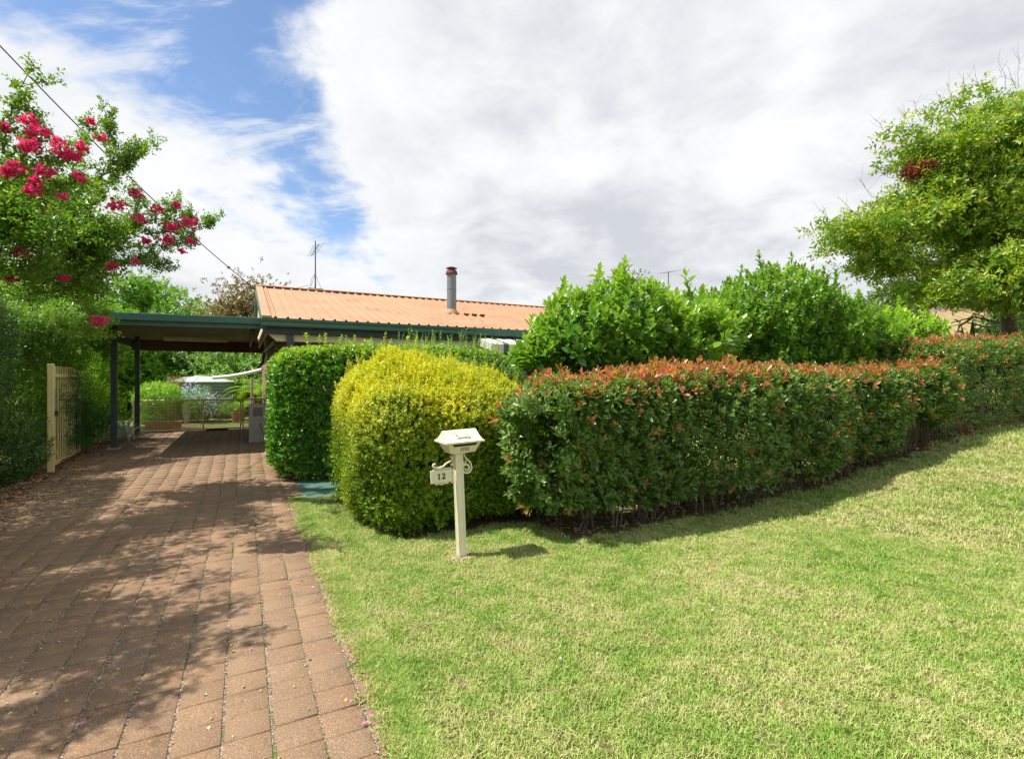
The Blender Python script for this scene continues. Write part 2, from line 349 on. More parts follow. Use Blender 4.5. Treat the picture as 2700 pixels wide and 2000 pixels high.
G = {  # foliage
 'photinia': leafmat('photinia_leaf', (.07, .135, .025), (.21, .33, .08), (.48, .165, .095), .36, .42, .6),
 'photinia_orange': leafmat('photinia_bronze_leaf', (.14, .17, .03), (.40, .22, .05), (.55, .16, .05), .4, .3, .5),
 'golden': leafmat('golden_leaf', (.08, .18, .012), (.23, .35, .022), (.60, .57, .035), .38, .34, .4, tcol=(1.1, 1.15, .5)),
 'hedge': leafmat('hedge_leaf', (.045, .155, .014), (.15, .34, .03), (.42, .52, .08), .34, .36, .6),
 'bigleaf': leafmat('broad_leaf', (.055, .155, .018), (.15, .31, .035), (.27, .42, .06), .30, .36, .7),
 'small': leafmat('small_leaf', (.09, .21, .04), (.20, .38, .08), (.36, .46, .14), .38, .38),
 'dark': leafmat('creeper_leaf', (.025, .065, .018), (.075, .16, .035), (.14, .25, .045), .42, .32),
 'boug': leafmat('bougainvillea_leaf', (.038, .115, .016), (.11, .24, .028), (.26, .38, .05), .38, .42),
 'bract': leafmat('bougainvillea_bract', (.66, .03, .19), (.80, .10, .30), (.78, .26, .2), .5, .4, tcol=(1.1, .9, 1.0)),
 'tree': leafmat('tree_leaf', (.06, .155, .016), (.19, .35, .035), (.42, .48, .07), .36, .40, .6),
 'brown': leafmat('dead_leaf', (.20, .05, .025), (.32, .09, .04), None, .6, .25, tcol=(1.2, .8, .6)),
 'bg': leafmat('background_leaf', (.06, .16, .018), (.15, .33, .03), (.28, .45, .05), .45, .4),
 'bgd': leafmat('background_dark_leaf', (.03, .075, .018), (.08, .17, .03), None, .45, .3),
 'olive': leafmat('olive_leaf', (.11, .10, .03), (.24, .20, .06), (.36, .27, .08), .5, .35, tcol=(1.3, 1.1, .6)),
 'bright': leafmat('bright_leaf', (.07, .20, .012), (.18, .38, .03), (.34, .5, .06), .35, .4),
 'pale': leafmat('pale_leaf', (.48, .56, .48), (.62, .68, .6), None, .5, .25, tcol=(1, 1, .9)),
 'plumb': leafmat('plumbago_flower', (.50, .52, .72), (.66, .68, .82), None, .5, .35, tcol=(1, 1, 1.1)),
 'peach': leafmat('peach_leaf', (.50, .33, .2), (.62, .45, .28), None, .5, .35, tcol=(1.1, 1, .8)),
 'sword': leafmat('sword_leaf', (.012, .045, .025), (.03, .08, .04), None, .35, .12),
}

# ------------------------------------------------------------------ foliage engine
def leaf_tpl(Ln, W, fold=.25, curl=.25, seg=1, shape=None):
    """one leaf along +Y, normal +Z; seg 1: two triangles; more: a rounded folded blade"""
    if seg == 1:
        V = [(0, 0, 0), (-W / 2, Ln * .48, fold * W / 2), (W / 2, Ln * .48, fold * W / 2), (0, Ln, -curl * Ln * .3)]
        return np.array(V, float), np.array([(0, 3, 1), (0, 2, 3)])
    shape = shape or [0, .62, .98, .86, 0]
    V = []; F = []; n = len(shape)
    for i, wd in enumerate(shape):
        t = i / (n - 1); y = Ln * t; z = -curl * Ln * t * t * .5
        if wd == 0: V.append((0, y, z))
        else: V += [(-W / 2 * wd, y, z + fold * W / 2 * wd), (0, y, z), (W / 2 * wd, y, z + fold * W / 2 * wd)]
    F += [(0, 2, 1), (0, 3, 2)]
    k = n - 2
    for i in range(k - 1):
        a = 1 + 3 * i; b = a + 3
        F += [(a, a + 1, b + 1), (a, b + 1, b), (a + 1, a + 2, b + 2), (a + 1, b + 2, b + 1)]
    a = 1 + 3 * (k - 1); e = len(V) - 1
    F += [(a, a + 1, e), (a + 1, a + 2, e)]
    return np.array(V, float), np.array(F)
def rotm(axis, ang):
    return np.array(Matrix.Rotation(ang, 3, axis))
def spray(rng, k, Ln, W, stem, t0=.25, t1=1.3, seg=1, young_top=0.0, jit=.25, fold=.3, curl=.3, whorl=2.4):
    """k leaves set round a shoot that points along +Z"""
    Vs, Fs, T, Yg = [], [], [], []; n = 0
    for i in range(k):
        f = i / max(1, k - 1)
        sc = (1 - .35 * f) * rng.uniform(.8, 1.15)
        V, F = leaf_tpl(Ln * sc, W * sc, fold, curl * rng.uniform(.3, 1.6), seg)
        tilt = t1 + (t0 - t1) * f + rng.normal(0, jit)
        R = rotm('Z', whorl * i + rng.normal(0, .3)) @ rotm('X', math.pi / 2 - tilt) @ rotm('Y', rng.normal(0, .3))
        V = V @ R.T + np.array([0, 0, stem * f])
        Vs.append(V); Fs.append(F + n); n += len(V)
        T.append(np.full(len(V), rng.uniform(0, 1))); Yg.append(np.full(len(V), young_top * f ** 1.5))
    return np.vstack(Vs), np.vstack(Fs), np.concatenate(T), np.concatenate(Yg)
def frames(axis, roll):
    a = axis / np.linalg.norm(axis, axis=1, keepdims=True)
    h = np.where(np.abs(a[:, 2:3]) < .9, np.array([[0, 0, 1.]]), np.array([[1., 0, 0]]))
    x = np.cross(h, a); x /= np.linalg.norm(x, axis=1, keepdims=True); y = np.cross(a, x)
    c, s = np.cos(roll)[:, None], np.sin(roll)[:, None]
    return np.stack([x * c + y * s, -x * s + y * c, a], axis=2)
def scatter(name, tpls, pos, axis, scale, mat, young=None, tone=None, parent=None, rng=RNG, **kw):
    n = len(pos); pick = rng.integers(0, len(tpls), n); R = frames(axis, rng.uniform(0, 6.28, n))
    young = np.zeros(n) if young is None else young; tone = rng.uniform(-.25, .25, n) if tone is None else tone
    VV, FF, TT, YY = [], [], [], []; off = 0
    for i, (V, F, T, Y) in enumerate(tpls):
        m = np.where(pick == i)[0]
        if not len(m): continue
        W = np.einsum('nij,vj->nvi', R[m], V) * scale[m][:, None, None] + pos[m][:, None, :]
        VV.append(W.reshape(-1, 3)); FF.append((F[None] + (np.arange(len(m)) * len(V))[:, None, None]).reshape(-1, 3) + off); off += len(m) * len(V)
        TT.append(np.clip(T[None] * .7 + tone[m][:, None] + .15, 0, 1).ravel()); YY.append(np.clip(Y[None] + young[m][:, None], 0, 1).ravel())
    me = mesh_tris(name, np.vstack(VV), np.vstack(FF), mat, {'tone': np.concatenate(TT), 'young': np.concatenate(YY)})
    return link(name, me, parent, **kw)
def pieces(name, tpls, pos, axis, scale, mats, parent, rng=RNG, young=None):
    """the sprays that show largest, each an object of its own sharing mesh data"""
    mes = []
    for j, m in enumerate(mats):
        for (V, F, T, Y) in tpls[j]:
            mes.append((j, mesh_tris(name, V, F, m, {'tone': np.clip(T * .8 + .1, 0, 1), 'young': Y})))
    R = frames(axis, rng.uniform(0, 6.28, len(pos)))
    for i in range(len(pos)):
        j = int(young[i]) if young is not None else 0
        me = random.choice([q for q in mes if q[0] == j])[1]
        o = link(name, me, parent); mt = Matrix(R[i].tolist()).to_4x4()
        o.matrix_local = Matrix.Translation(pos[i].tolist()) @ mt @ Matrix.Scale(float(scale[i]), 4)
_K = RNG.normal(0, 1, (9, 3)); _PH = RNG.uniform(0, 6.28, 9)
def pnoise(p, f=1.0, o=0.0):
    q = p @ (_K.T * f) + _PH + o; return np.sin(q).mean(axis=1) * 1.8
def superell(n, k, rng, half=True):
    """points on |x|^k+|y|^k+|z|^k=1 with outward normals"""
    d = rng.uniform(-1, 1, (n * 3, 3)); ax = rng.integers(0, 3, n * 3); sg = rng.choice([-1, 1], n * 3)
    d[np.arange(n * 3), ax] = sg
    d = d[:n]
    r = (np.abs(d) ** k).sum(axis=1) ** (1 / k); p = d / r[:, None]
    nm = np.sign(p) * np.abs(p) ** (k - 1); nm /= np.linalg.norm(nm, axis=1, keepdims=True); return p, nm
def sw_rot(v):  # (s,w,z) vectors to world
    return np.stack([UX * v[:, 0] - UY * v[:, 1], UY * v[:, 0] + UX * v[:, 1], v[:, 2]], axis=1)
def hedge_points(n, s0, s1, w0, w1, z0, z1, k, rng, depth=.12, bulge=.07, areas=True, bf=2.2):
    """points in the outer layer of a clipped hedge; z0,z1 are heights over the ground"""
    dim = np.array([(s1 - s0) / 2, (w1 - w0) / 2, (z1 - z0) / 2])
    m = n * 2
    wgt = np.array([dim[1] * dim[2], dim[0] * dim[2], dim[0] * dim[1]]); wgt /= wgt.sum()
    d = rng.uniform(-1, 1, (m, 3)); ax = rng.choice(3, m, p=wgt); sg = rng.choice([-1, 1], m); sg = np.where((ax == 2) & (rng.random(m) < .85), 1, sg)
    d[np.arange(m), ax] = sg
    r = (np.abs(d) ** k).sum(axis=1) ** (1 / k); p = d / r[:, None]
    nm = np.sign(p) * np.abs(p) ** (k - 1) / dim; nm /= np.linalg.norm(nm, axis=1, keepdims=True)
    c = np.array([(s0 + s1) / 2, (w0 + w1) / 2, (z0 + z1) / 2]); q = c + p * dim
    q = q + nm * (pnoise(q, bf) * bulge - rng.exponential(depth, m) + rng.normal(0, .015, m))[:, None]
    q = q[:n]; nm = nm[:n]
    q[:, 2] = np.maximum(q[:, 2], .02)
    wpos = sw_rot(q); wpos[:, 2] += Hsw(q[:, 0], q[:, 1]); return q, wpos, sw_rot(nm)
def seen_first(pos, nrm, cnt):
    """indices of the sprays that show largest from the front"""
    v = np.array([0, 0, CAM_H]) - pos; d = np.linalg.norm(v, axis=1); facing = (v / d[:, None] * nrm).sum(axis=1)
    inview = np.abs(pos[:, 0] / np.maximum(pos[:, 1], .1)) < .97
    score = np.where((facing > .15) & inview, d, 1e6); return np.argsort(score)[:cnt]

def grow(nodes, targets, r0, r1, seg=4, sag=.12, wob=.12, rng=RNG, bias=0.0):
    """joins every target to the nearest wood already grown; returns branch polylines with radii"""
    P_ = [np.array(p, float) for p, _ in nodes]; Rr = [r for _, r in nodes]; out = []
    root = P_[0]
    order = np.argsort(np.linalg.norm(np.asarray(targets) - root, axis=1))
    for i in order:
        t = np.asarray(targets[i]); A = np.array(P_)
        d = np.linalg.norm(A - t, axis=1) + bias * np.maximum(0, A[:, 2] - t[2]); j = int(np.argmin(d))
        a = A[j]; ln = np.linalg.norm(t - a)
        ra = max(r1, Rr[j] * .72); pts = [a]; rad = [ra]
        side = rng.normal(0, 1, 3); side /= np.linalg.norm(side)
        for q in range(1, seg + 1):
            f = q / seg
            p = a + (t - a) * f + np.array([0, 0, 1]) * math.sin(f * math.pi) * sag * ln + side * math.sin(f * math.pi) * wob * ln * rng.uniform(.5, 1)
            r = ra + (r1 - ra) * f; pts.append(p); rad.append(r); P_.append(p); Rr.append(r)
        out.append((pts, rad))
    return out
def wood(name, polys, mat, parent, n=5, **kw):
    mb = MB()
    for pts, rad in polys: mb.tube(pts, rad, n, cap=False)
    return mb.build(name, mat, parent, smooth=True, **kw)
def blob_points(blobs, n, rng, surf=.5):
    """points in ellipsoids given as (centre, (rx, ry, rz), weight)"""
    w = np.array([b[2] * b[1][0] * b[1][1] * b[1][2] for b in blobs]) ** .67; w /= w.sum()
    pick = rng.choice(len(blobs), n, p=w); u = rng.normal(0, 1, (n, 3)); u /= np.linalg.norm(u, axis=1, keepdims=True)
    r = rng.random(n) ** surf
    c = np.array([b[0] for b in blobs])[pick]; R = np.array([b[1] for b in blobs])[pick]
    return c + u * R * r[:, None], u / R / np.linalg.norm(u / R, axis=1, keepdims=True)
def pblob(px, py, Y, rx, rz, ry=None, wt=1.0):
    """an ellipsoid of foliage standing at distance Y"""
    k = Y / 1366; return (P(px, py, Y), (rx * k, ry or rx * k, rz * k), wt)
def make_tree(name, label, cat, base, trunk_pts, trunk_r, blobs, ncl, nleaf, tpls, mat, rng, cl=(.35, .35, .25), group=None, bark='bark',
              r1=.008, surf=.45, updir=.5, yfn=None, scale=(.8, 1.2), bias=.6, wood_n=5, droop=0.0):
    root = empty(name, base, label=label, cat=cat, group=group)
    b = np.array(base)
    tp = [(np.array(p) - b, r) for p, r in zip(trunk_pts, trunk_r)]
    T, _ = blob_points(blobs, ncl, rng, surf); T = T - b
    br = grow(tp, T, trunk_r[-1], r1, bias=bias, rng=rng)
    mb = MB(); mb.tube([p for p, _ in tp], [r for _, r in tp], 10, cap=True); mb.build('trunk', M[bark], root, smooth=True)
    wood('branches', br, M[bark], root, wood_n, kind='stuff')
    per = nleaf // ncl; c = np.repeat(T, per, axis=0); n = len(c)
    o = rng.normal(0, 1, (n, 3)) * np.array(cl); pos = c + o; pos[:, 2] -= droop * (o[:, 0] ** 2 + o[:, 1] ** 2)
    ax = o / np.array(cl) * .35 + rng.normal(0, .45, (n, 3)) + np.array([0, 0, updir])
    yg = yfn(pos + b, o) if yfn else None
    scatter('crown', tpls, pos, ax, rng.uniform(*scale, n), mat, young=yg, parent=root, rng=rng, kind='stuff')
    return root, T, br

# ================================================================== SETTING: ground, lawn, drive, path
def grid_sheet(name, s0, s1, w0, w1, ds, dw, lift, mat, mask=None, rough=0.0, **kw):
    ss = np.arange(s0, s1 + 1e-6, ds); ww = np.arange(w0, w1 + 1e-6, dw); S, W = np.meshgrid(ss, ww, indexing='ij')
    x, y = XY(S, W); z = Hsw(S, W) + lift
    if rough: z = z + rough * pnoise(np.stack([x.ravel(), y.ravel(), x.ravel() * 0], 1), 3).reshape(x.shape)
    V = np.stack([x, y, z], -1).reshape(-1, 3); a, b = S.shape; idx = np.arange(a * b).reshape(a, b)
    F = np.stack([idx[:-1, :-1], idx[1:, :-1], idx[1:, 1:], idx[:-1, 1:]], -1).reshape(-1, 4)
    if mask is not None:
        cs = (S[:-1, :-1] + ds / 2).ravel(); cw = (W[:-1, :-1] + dw / 2).ravel(); F = F[mask(cs, cw)]
    return link(name, mesh_tris(name, V, F, mat, smooth=True), **kw)
# far ground in one sheet to the horizon
ax_ = np.array([-600, -300, -150, -80, -50, -35, -25] + list(np.arange(-20, 30.1, .5)) + [33, 37, 45, 60, 90, 150, 300, 600])
ay_ = np.array([-600, -200, -60, -20, -10] + list(np.arange(-6, 30.1, .5)) + [33, 37, 45, 60, 90, 150, 300, 600])
GS, GW = np.meshgrid(ax_, ay_, indexing='ij'); gx, gy = XY(GS, GW)
gi = np.arange(GS.size).reshape(GS.shape)
link('ground', mesh_tris('ground', np.stack([gx, gy, Hsw(GS, GW) - .03], -1).reshape(-1, 3),
     np.stack([gi[:-1, :-1], gi[1:, :-1], gi[1:, 1:], gi[:-1, 1:]], -1).reshape(-1, 4), M['soil'], smooth=True), kind='structure')
def lawn_mask(s, w):
    e = .05 * np.sin(s * 3.1 + 1) + .04 * np.sin(w * 4.3) + .03 * np.sin(s * 9 + w * 7)
    front = (s > .62 + e * .5) & (w < 4.32 + e) & (w > -6)
    nook = (s > .62 + e * .5) & (s < 1.45 + e) & (w < 7.42 + e * .5)
    nook2 = (s > .62) & (s < 2.9 + e) & (w < 5.05 + e)
    back = (s > 2.6) & (w > 6.2) & (w < 10.8)
    return front | nook | nook2 | back
grid_sheet('lawn', .5, 40, -6, 11, .1, .1, .0, M['lawn'], lawn_mask, kind='structure')
# driveway of square pavers in stack bond
drive = empty('driveway', SWZ(-1, 6, 0), ANG, kind='structure'); DO = Vector(SWZ(-1, 6, 0))
PW, PL = .199, .187; W0, W1, S0, NC = -1.4, 17.0, -2.666, 17
ds_ = grid_sheet('joint_bed', S0 - .3, S0 + PW * NC + .02, W0, 17.4, .1, .2, .0155, M['joint'])
ds_.parent = drive; ds_.matrix_parent_inverse = drive.matrix_world.inverted() if False else (Matrix.Translation(DO) @ Matrix.Rotation(ANG, 4, 'Z')).inverted()
ds_['kind'] = 'structure'
def paver_tpl(j):
    r = random.Random(j); a, b, h, c = PW / 2 - .0058, PL / 2 - .0024, .022, .004
    a2 = a - r.uniform(0, .0015)
    top = [(-a2 + c, -b + c), (a2 - c, -b + c), (a2 - c, b - c), (-a2 + c, b - c)]; mid = [(-a2, -b), (a2, -b), (a2, b), (-a2, b)]
    V = [(x, y, h) for x, y in top] + [(x, y, h - c * .8) for x, y in mid] + [(x, y, -.02) for x, y in mid]
    F = [(0, 1, 2), (0, 2, 3)]
    for k in range(4):
        q = (k + 1) % 4; F += [(k, 4 + k, 4 + q), (k, 4 + q, q), (4 + k, 8 + k, 8 + q), (4 + k, 8 + q, 4 + q)]
    return np.array(V), np.array(F)
tp_ = [paver_tpl(j) for j in range(6)]; pm_ = [mesh_tris('paver', V, F, M['paver'], {'tone': np.full(len(V), j * .17)}) for j, (V, F) in enumerate(tp_)]
pav = []
rp = random.Random(3)
for c in range(NC):
    joff = rp.uniform(-.0025, .0025)
    for r in range(int((W1 - W0) / PL)):
        s = S0 + PW * (c + .5) + joff; w = W0 + PL * (r + .5) + c * .004 + .01 * math.sin(c * 1.9); x, y = XY(s, w)
        # wheel-track joints have opened a little
        pav.append((x, y, float(Hsw(s, w)), rp.gauss(0, .004), rp.gauss(0, .006), rp.gauss(0, .006), rp.gauss(0, .0019), math.hypot(x, y - 0) if y > 2.0 and abs(x) < y * 1.03 else 1e5 + abs(y - 2) + math.hypot(x, y)))
pav.sort(key=lambda t: t[7])
VV, FF, TT = [], [], []; off = 0
Minv = (Matrix.Translation(DO) @ Matrix.Rotation(ANG, 4, 'Z')).inverted()
for i, (x, y, z, rz, rx, ry, dz, _) in enumerate(pav):
    Mx = Minv @ (Matrix.Translation((x, y, z + dz)) @ Matrix.Rotation(ANG + rz, 4, 'Z') @ Matrix.Rotation(rx, 4, 'X') @ Matrix.Rotation(ry, 4, 'Y'))
    j = rp.randrange(6)
    if i < 300:
        o = link('paver', pm_[j], drive); o.matrix_local = Mx
    else:
        V, F = tp_[j]; A = np.array(Mx); VV.append(V @ A[:3, :3].T + A[:3, 3]); FF.append(F + off); off += len(V); TT.append(np.full(len(V), rp.random()))
link('pavers', mesh_tris('pavers', np.vstack(VV), np.vstack(FF), M['paver'], {'tone': np.concatenate(TT)}), drive, kind='stuff')
# green painted path between hedge and lawn
def strip(name, s0, s1, w0, w1, z0, z1, mat, **kw):
    mb = MB()
    q = [XY(s0, w0), XY(s1, w0), XY(s1, w1), XY(s0, w1)]; g = float(Hsw((s0 + s1) / 2, (w0 + w1) / 2))
    mb.add([(x, y, g + z) for z in (z0, z1) for x, y in q], [(3, 2, 1, 0), (4, 5, 6, 7), (0, 1, 5, 4), (1, 2, 6, 5), (2, 3, 7, 6), (3, 0, 4, 7)])
    return mb.build(name, mat, **kw)
strip('green_path', .73, 3.4, 7.38, 8.75, -.05, .022, M['green_path'], bevel=.006, kind='structure')

# ================================================================== HOUSE (s .36.., w 11.76..)
HZ = 0.0
house = empty('house', (*XY(.36, 11.76), 0), ANG, label='long low brick house with a faded terracotta ribbed metal roof and green gutter', cat='house')
HL = 19.0; RUN = 5.45; EZ, RZ = 2.86, 4.36
# local frame: x along the front, y back
pitch = math.atan2(RZ - EZ, RUN)
def rib_sheet(x0, x1, front=True, rib=.235):
    """steel roof sheet with raised ribs; one sheet is three ribs wide"""
    prof = []
    n = int(round((x1 - x0) / rib))
    for i in range(n):
        a = x0 + i * rib; prof += [(a, 0), (a + rib * .36, 0), (a + rib * .42, .042), (a + rib * .56, .042), (a + rib * .62, 0)]
    prof.append((x1, 0)); V = []; F = []
    y0, y1 = (0, RUN) if front else (2 * RUN, RUN)
    for (x, h) in prof:
        V.append((x, y0 - (.03 if front else -.03), EZ + h)); V.append((x, y1, RZ + h))
    for i in range(len(prof) - 1): F.append((2 * i, 2 * i + 2, 2 * i + 3, 2 * i + 1))
    return V, F
shr = MB(); sh_w = .235 * 4; x = 0.12; k = 0
sV, sF = rib_sheet(0, sh_w); m0 = MB(); m0.add(sV, sF); sheet_me = m0.mesh('roof_sheet', M['roof'])
sV, sF = rib_sheet(0, sh_w, False); m1 = MB(); m1.add(sV, sF); sheet_me2 = m1.mesh('roof_sheet', M['roof'])
while x + sh_w < HL:
    o = link('roof_sheet', sheet_me, house); o.location = (x, 0, 0.0 + .0015 * (k % 2))
    o = link('roof_sheet', sheet_me2, house); o.location = (x, 0, 0.0 + .0015 * (k % 2)); x += sh_w; k += 1
HX = x
# barge capping at both ends, ridge cap
for xb in (0, HX):
    mb = MB()
    for y0, y1 in ((-.03, RUN), (2 * RUN + .03, RUN)):
        a, b = xb - .02, xb + .15
        mb.add([(a, y0, EZ - .0), (b, y0, EZ - .0), (b, y1, RZ), (a, y1, RZ), (a, y0, EZ + .05), (b, y0, EZ + .05), (b, y1, RZ + .05), (a, y1, RZ + .05)],
               [(0, 3, 2, 1), (4, 5, 6, 7), (0, 1, 5, 4), (1, 2, 6, 5), (2, 3, 7, 6), (3, 0, 4, 7)])
    mb.build('barge_capping', M['roof'], house)
mb = MB()
for sg in (-1, 1):
    mb.add([(-.02, RUN, RZ + .075), (HX + .02, RUN, RZ + .075), (HX + .02, RUN + sg * .17, RZ + .025), (-.02, RUN + sg * .17, RZ + .025),
            (-.02, RUN, RZ + .06), (HX + .02, RUN, RZ + .06), (HX + .02, RUN + sg * .17, RZ + .01), (-.02, RUN + sg * .17, RZ + .01)],
           [(0, 1, 2, 3), (7, 6, 5, 4), (2, 6, 7, 3), (0, 3, 7, 4), (1, 5, 6, 2)])
mb.build('ridge_cap', M['roof'], house)
mb = MB()
for i in range(int(HX / .47)):
    for b in (.05, 1.15, 2.25, 3.3, 4.4, 5.15):
        xx = .12 + .47 * i + .12; z = EZ + (RZ - EZ) * b / RUN + .034
        mb.tube([(xx, b, z), (xx, b, z + .014)], .012, 6)
mb.build('roof_screws', M['dark_metal'], house, kind='stuff')
# gutter (quad profile), fascia, beam
mb = MB(); mb.prism([(-.13, EZ), (-.125, EZ - .055), (-.105, EZ - .075), (-.105, EZ - .15), (-.085, EZ - .175), (0, EZ - .175), (0, EZ - .02), (-.01, EZ - .02), (-.01, EZ - .165), (-.095, EZ - .145), (-.12, EZ)], -.02, HX + .02, axis='x')
mb.build('gutter', M['green_metal'], house)
mb = MB(); mb.box((0, .002, EZ - .31), (HX, .03, EZ - .012)); mb.build('fascia', M['dark_metal'], house)
mb = MB(); mb.prism([(.10, EZ - .312), (.26, EZ - .46), (4.98, EZ - .46), (4.98, EZ - .312)], .10, .15); mb.build('veranda_beam', M['cream'], house)
mb = MB(); mb.box((5.0, .10, EZ - .44), (HX - .2, .15, EZ - .315)); mb.build('veranda_beam', M['cream'], house)
mb = MB(); mb.box((.45, .032, .0), (.59, .095, EZ - .20)); mb.build('veranda_post', M['post_green'], house)
for xx in (4.95, 9.4, 13.8):
    mb = MB(); mb.box((xx - .06, .152, 0), (xx + .06, .27, EZ - .32)); mb.build('veranda_post', M['cream'], house)
mb = MB(); mb.box((.15, .155, EZ - .31), (HX - .1, 1.9, EZ - .29)); mb.build('veranda_ceiling', M['soffit'], house)
# walls
mb = MB(); mb.box((.30, 1.8, 0), (HX - .3, 1.92, EZ - .32)); mb.build('front_wall', M['brick'], house)
mb = MB(); mb.box((.30, 1.922, 0), (.42, 2 * RUN - .5, EZ - .1)); mb.build('side_wall', M['brick'], house)
mb = MB(); mb.box((HX - .42, 1.922, 0), (HX - .3, 2 * RUN - .5, EZ - .1)); mb.build('side_wall', M['brick'], house)
mb = MB(); mb.box((.42, 2 * RUN - .62, 0), (HX - .42, 2 * RUN - .5, EZ - .1)); mb.build('back_wall', M['brick'], house)
for xx in (.06, HX - .1):   # gable sheets and barge boards
    mb = MB(); mb.prism([(.02, EZ - .31), (RUN, RZ - .02), (2 * RUN - .02, EZ - .31)], xx, xx + .04, axis='x'); mb.build('gable_panel', M['render_cream'], house)
for y0, y1 in ((0, RUN), (2 * RUN, RUN)):
    mb = MB(); d = .19
    mb.add([(-.03, y0, EZ - .02), (.055, y0, EZ - .02), (.055, y1, RZ - .02), (-.03, y1, RZ - .02), (-.03, y0, EZ - .02 - d), (.055, y0, EZ - .02 - d), (.055, y1, RZ - .02 - d), (-.03, y1, RZ - .02 - d)],
           [(0, 1, 2, 3), (7, 6, 5, 4), (0, 4, 5, 1), (1, 5, 6, 2), (2, 6, 7, 3), (3, 7, 4, 0)])
    mb.build('barge_board', M['green_metal'], house)
for xx, wd in ((1.6, 1.5), (5.4, 2.0), (9.0, 1.8)):
    mb = MB(); mb.box((xx, 1.74, .95), (xx + wd, 1.798, 2.15)); fr = mb.build('window', M['cream'], house)
    for q in range(2):
        mb = MB(); mb.box((xx + .05 + q * wd / 2, 1.72, 1.0), (xx + wd / 2 - .03 + q * wd / 2, 1.738, 2.1)); mb.build('pane', M['glass'], fr)
# aluminium awning hung from the veranda beam
aw = empty('awning', (4.80, .10, 0)); aw.parent = house
def awn_pt(x, t):  # t 0 at the wall, 1 at the lip
    return (x, -.17 - .92 * t + .15, EZ - .215 - .19 * t)
cols = []; xx = 0
for i in range(16):
    c = 'awn_green' if i % 4 == 2 else 'awn_white'; wd = .14
    mb = MB(); q = [awn_pt(xx + .004, 0), awn_pt(xx + wd - .004, 0), awn_pt(xx + wd - .004, 1), awn_pt(xx + .004, 1)]
    V = [(a, b, c_ + (.012 if i % 2 else 0)) for a, b, c_ in q] + [(a, b, c_ - .02 + (.012 if i % 2 else 0)) for a, b, c_ in q]
    mb.add(V, [(0, 1, 2, 3), (7, 6, 5, 4), (0, 4, 5, 1), (1, 5, 6, 2), (2, 6, 7, 3), (3, 7, 4, 0)])
    lip = [awn_pt(xx + .004, 1), awn_pt(xx + wd - .004, 1)]
    for k2 in range(4):   # fluted drop at the lip
        xa = xx + .004 + k2 * (wd - .008) / 4; xb = xa + (wd - .008) / 4 - .004; y = lip[0][1]; z = lip[0][2]
        mb.prism([(y, z), (y - .03, z - .03), (y - .04, z - .23), (y - .025, z - .23), (y - .012, z - .03), (y + .01, z - .02)], xa, xb, axis='x')
    mb.build('awning_panel', M[c], aw); xx += wd
for side in (0, xx):
    for k2 in range(5):
        a, b = awn_pt(side, .02), awn_pt(side, .98); dz = .012 + k2 * .036
        mb = MB(); mb.prism([(a[1], a[2] - dz), (b[1], b[2] - dz), (b[1], b[2] - dz - .03), (a[1], a[2] - dz - .03)], side - .012 - .004 * k2, side - .002, axis='x')
        mb.build('side_slat', M['awn_white'], aw)
mb = MB(); mb.tube([(.10, .05, EZ - 1.0), (.10, -.75, EZ - .52)], .017, 8); mb.build('awning_brace', M['galv'], aw)
# flue
fx, fy = 4.98, 2.30; fz = EZ + (RZ - EZ) * fy / RUN
fl = MB(); fl.tube([(fx, fy, fz - .15), (fx, fy, fz + 1.16)], .135, 20); flo = fl.build('flue', M['flue'], house, smooth=True)
mb = MB(); mb.tube([(fx, fy, fz + .70), (fx, fy, fz + .716)], .141, 20); mb.build('flue_band', M['galv'], flo, smooth=True)
mb = MB(); mb.lathe([(.14, 0), (.17, .01), (.175, .035), (.16, .055), (.155, .10), (.13, .13), (.05, .13)], (fx, fy, fz + 1.12), 20); mb.build('flue_collar', M['rust'], flo, smooth=True)
mb = MB(); mb.lathe([(.16, 0), (.165, .008), (.06, .05), (.01, .055)], (fx, fy, fz + 1.30), 20)
for q in range(3):
    t = q * 2.1; mb.tube([(fx + .1 * math.cos(t), fy + .1 * math.sin(t), fz + 1.22), (fx + .1 * math.cos(t), fy + .1 * math.sin(t), fz + 1.31)], .008, 5)
mb.build('flue_cowl', M['rust'], flo)
mb = MB(); mb.lathe([(.20, -.02), (.19, .05), (.145, .10), (.137, .13)], (fx, fy, fz), 20); mb.build('flue_flashing', M['roof'], flo, smooth=True)
for q in range(3):
    mb = MB(); mb.box((fx + .32 + q * .235, fy - .30 - q * .02, fz - .045), (fx + .43 + q * .235, fy - .16 - q * .02, fz - .005)); mb.build('lifted_patch', M['rust'], flo)
# second part: downpipe at the carport corner
mb = MB(); mb.tube([(.24, .5, EZ - .45), (.2, 5.1, EZ - .45), (.16, 5.3, 2.1), (.05, 5.4, 1.95)], .04, 8); mb.build('downpipe', M['green_metal'], house)

# ================================================================== CARPORT
cp = empty('carport', (*XY(-2.75, 12.0), .13), ANG, label='flat roofed open carport with green fascia and dark red ceiling beside the house', cat='carport')
CL, CD = 3.12, 5.6; cz = 2.62
def fz_(x): return cz + .012 * x   # falls gently to the left
mb = MB(); mb.prism([(0, cz - .13), (0, cz + .085), (CL, cz + .12), (CL, cz - .095)], .002, .05); mb.build('fascia', M['green_metal'], cp)
mb = MB(); mb.prism([(-.02, cz - .045), (-.02, cz + .095), (CL + .01, cz + .13), (CL + .01, cz - .01)], -.075, -.001); mb.build('gutter', M['green_metal'], cp, bevel=.01)
mb = MB(); mb.prism([(0, cz + .0), (0, cz + .07), (CL, cz + .105), (CL, cz + .035)], .052, CD); mb.build('roof_deck', M['galv'], cp)
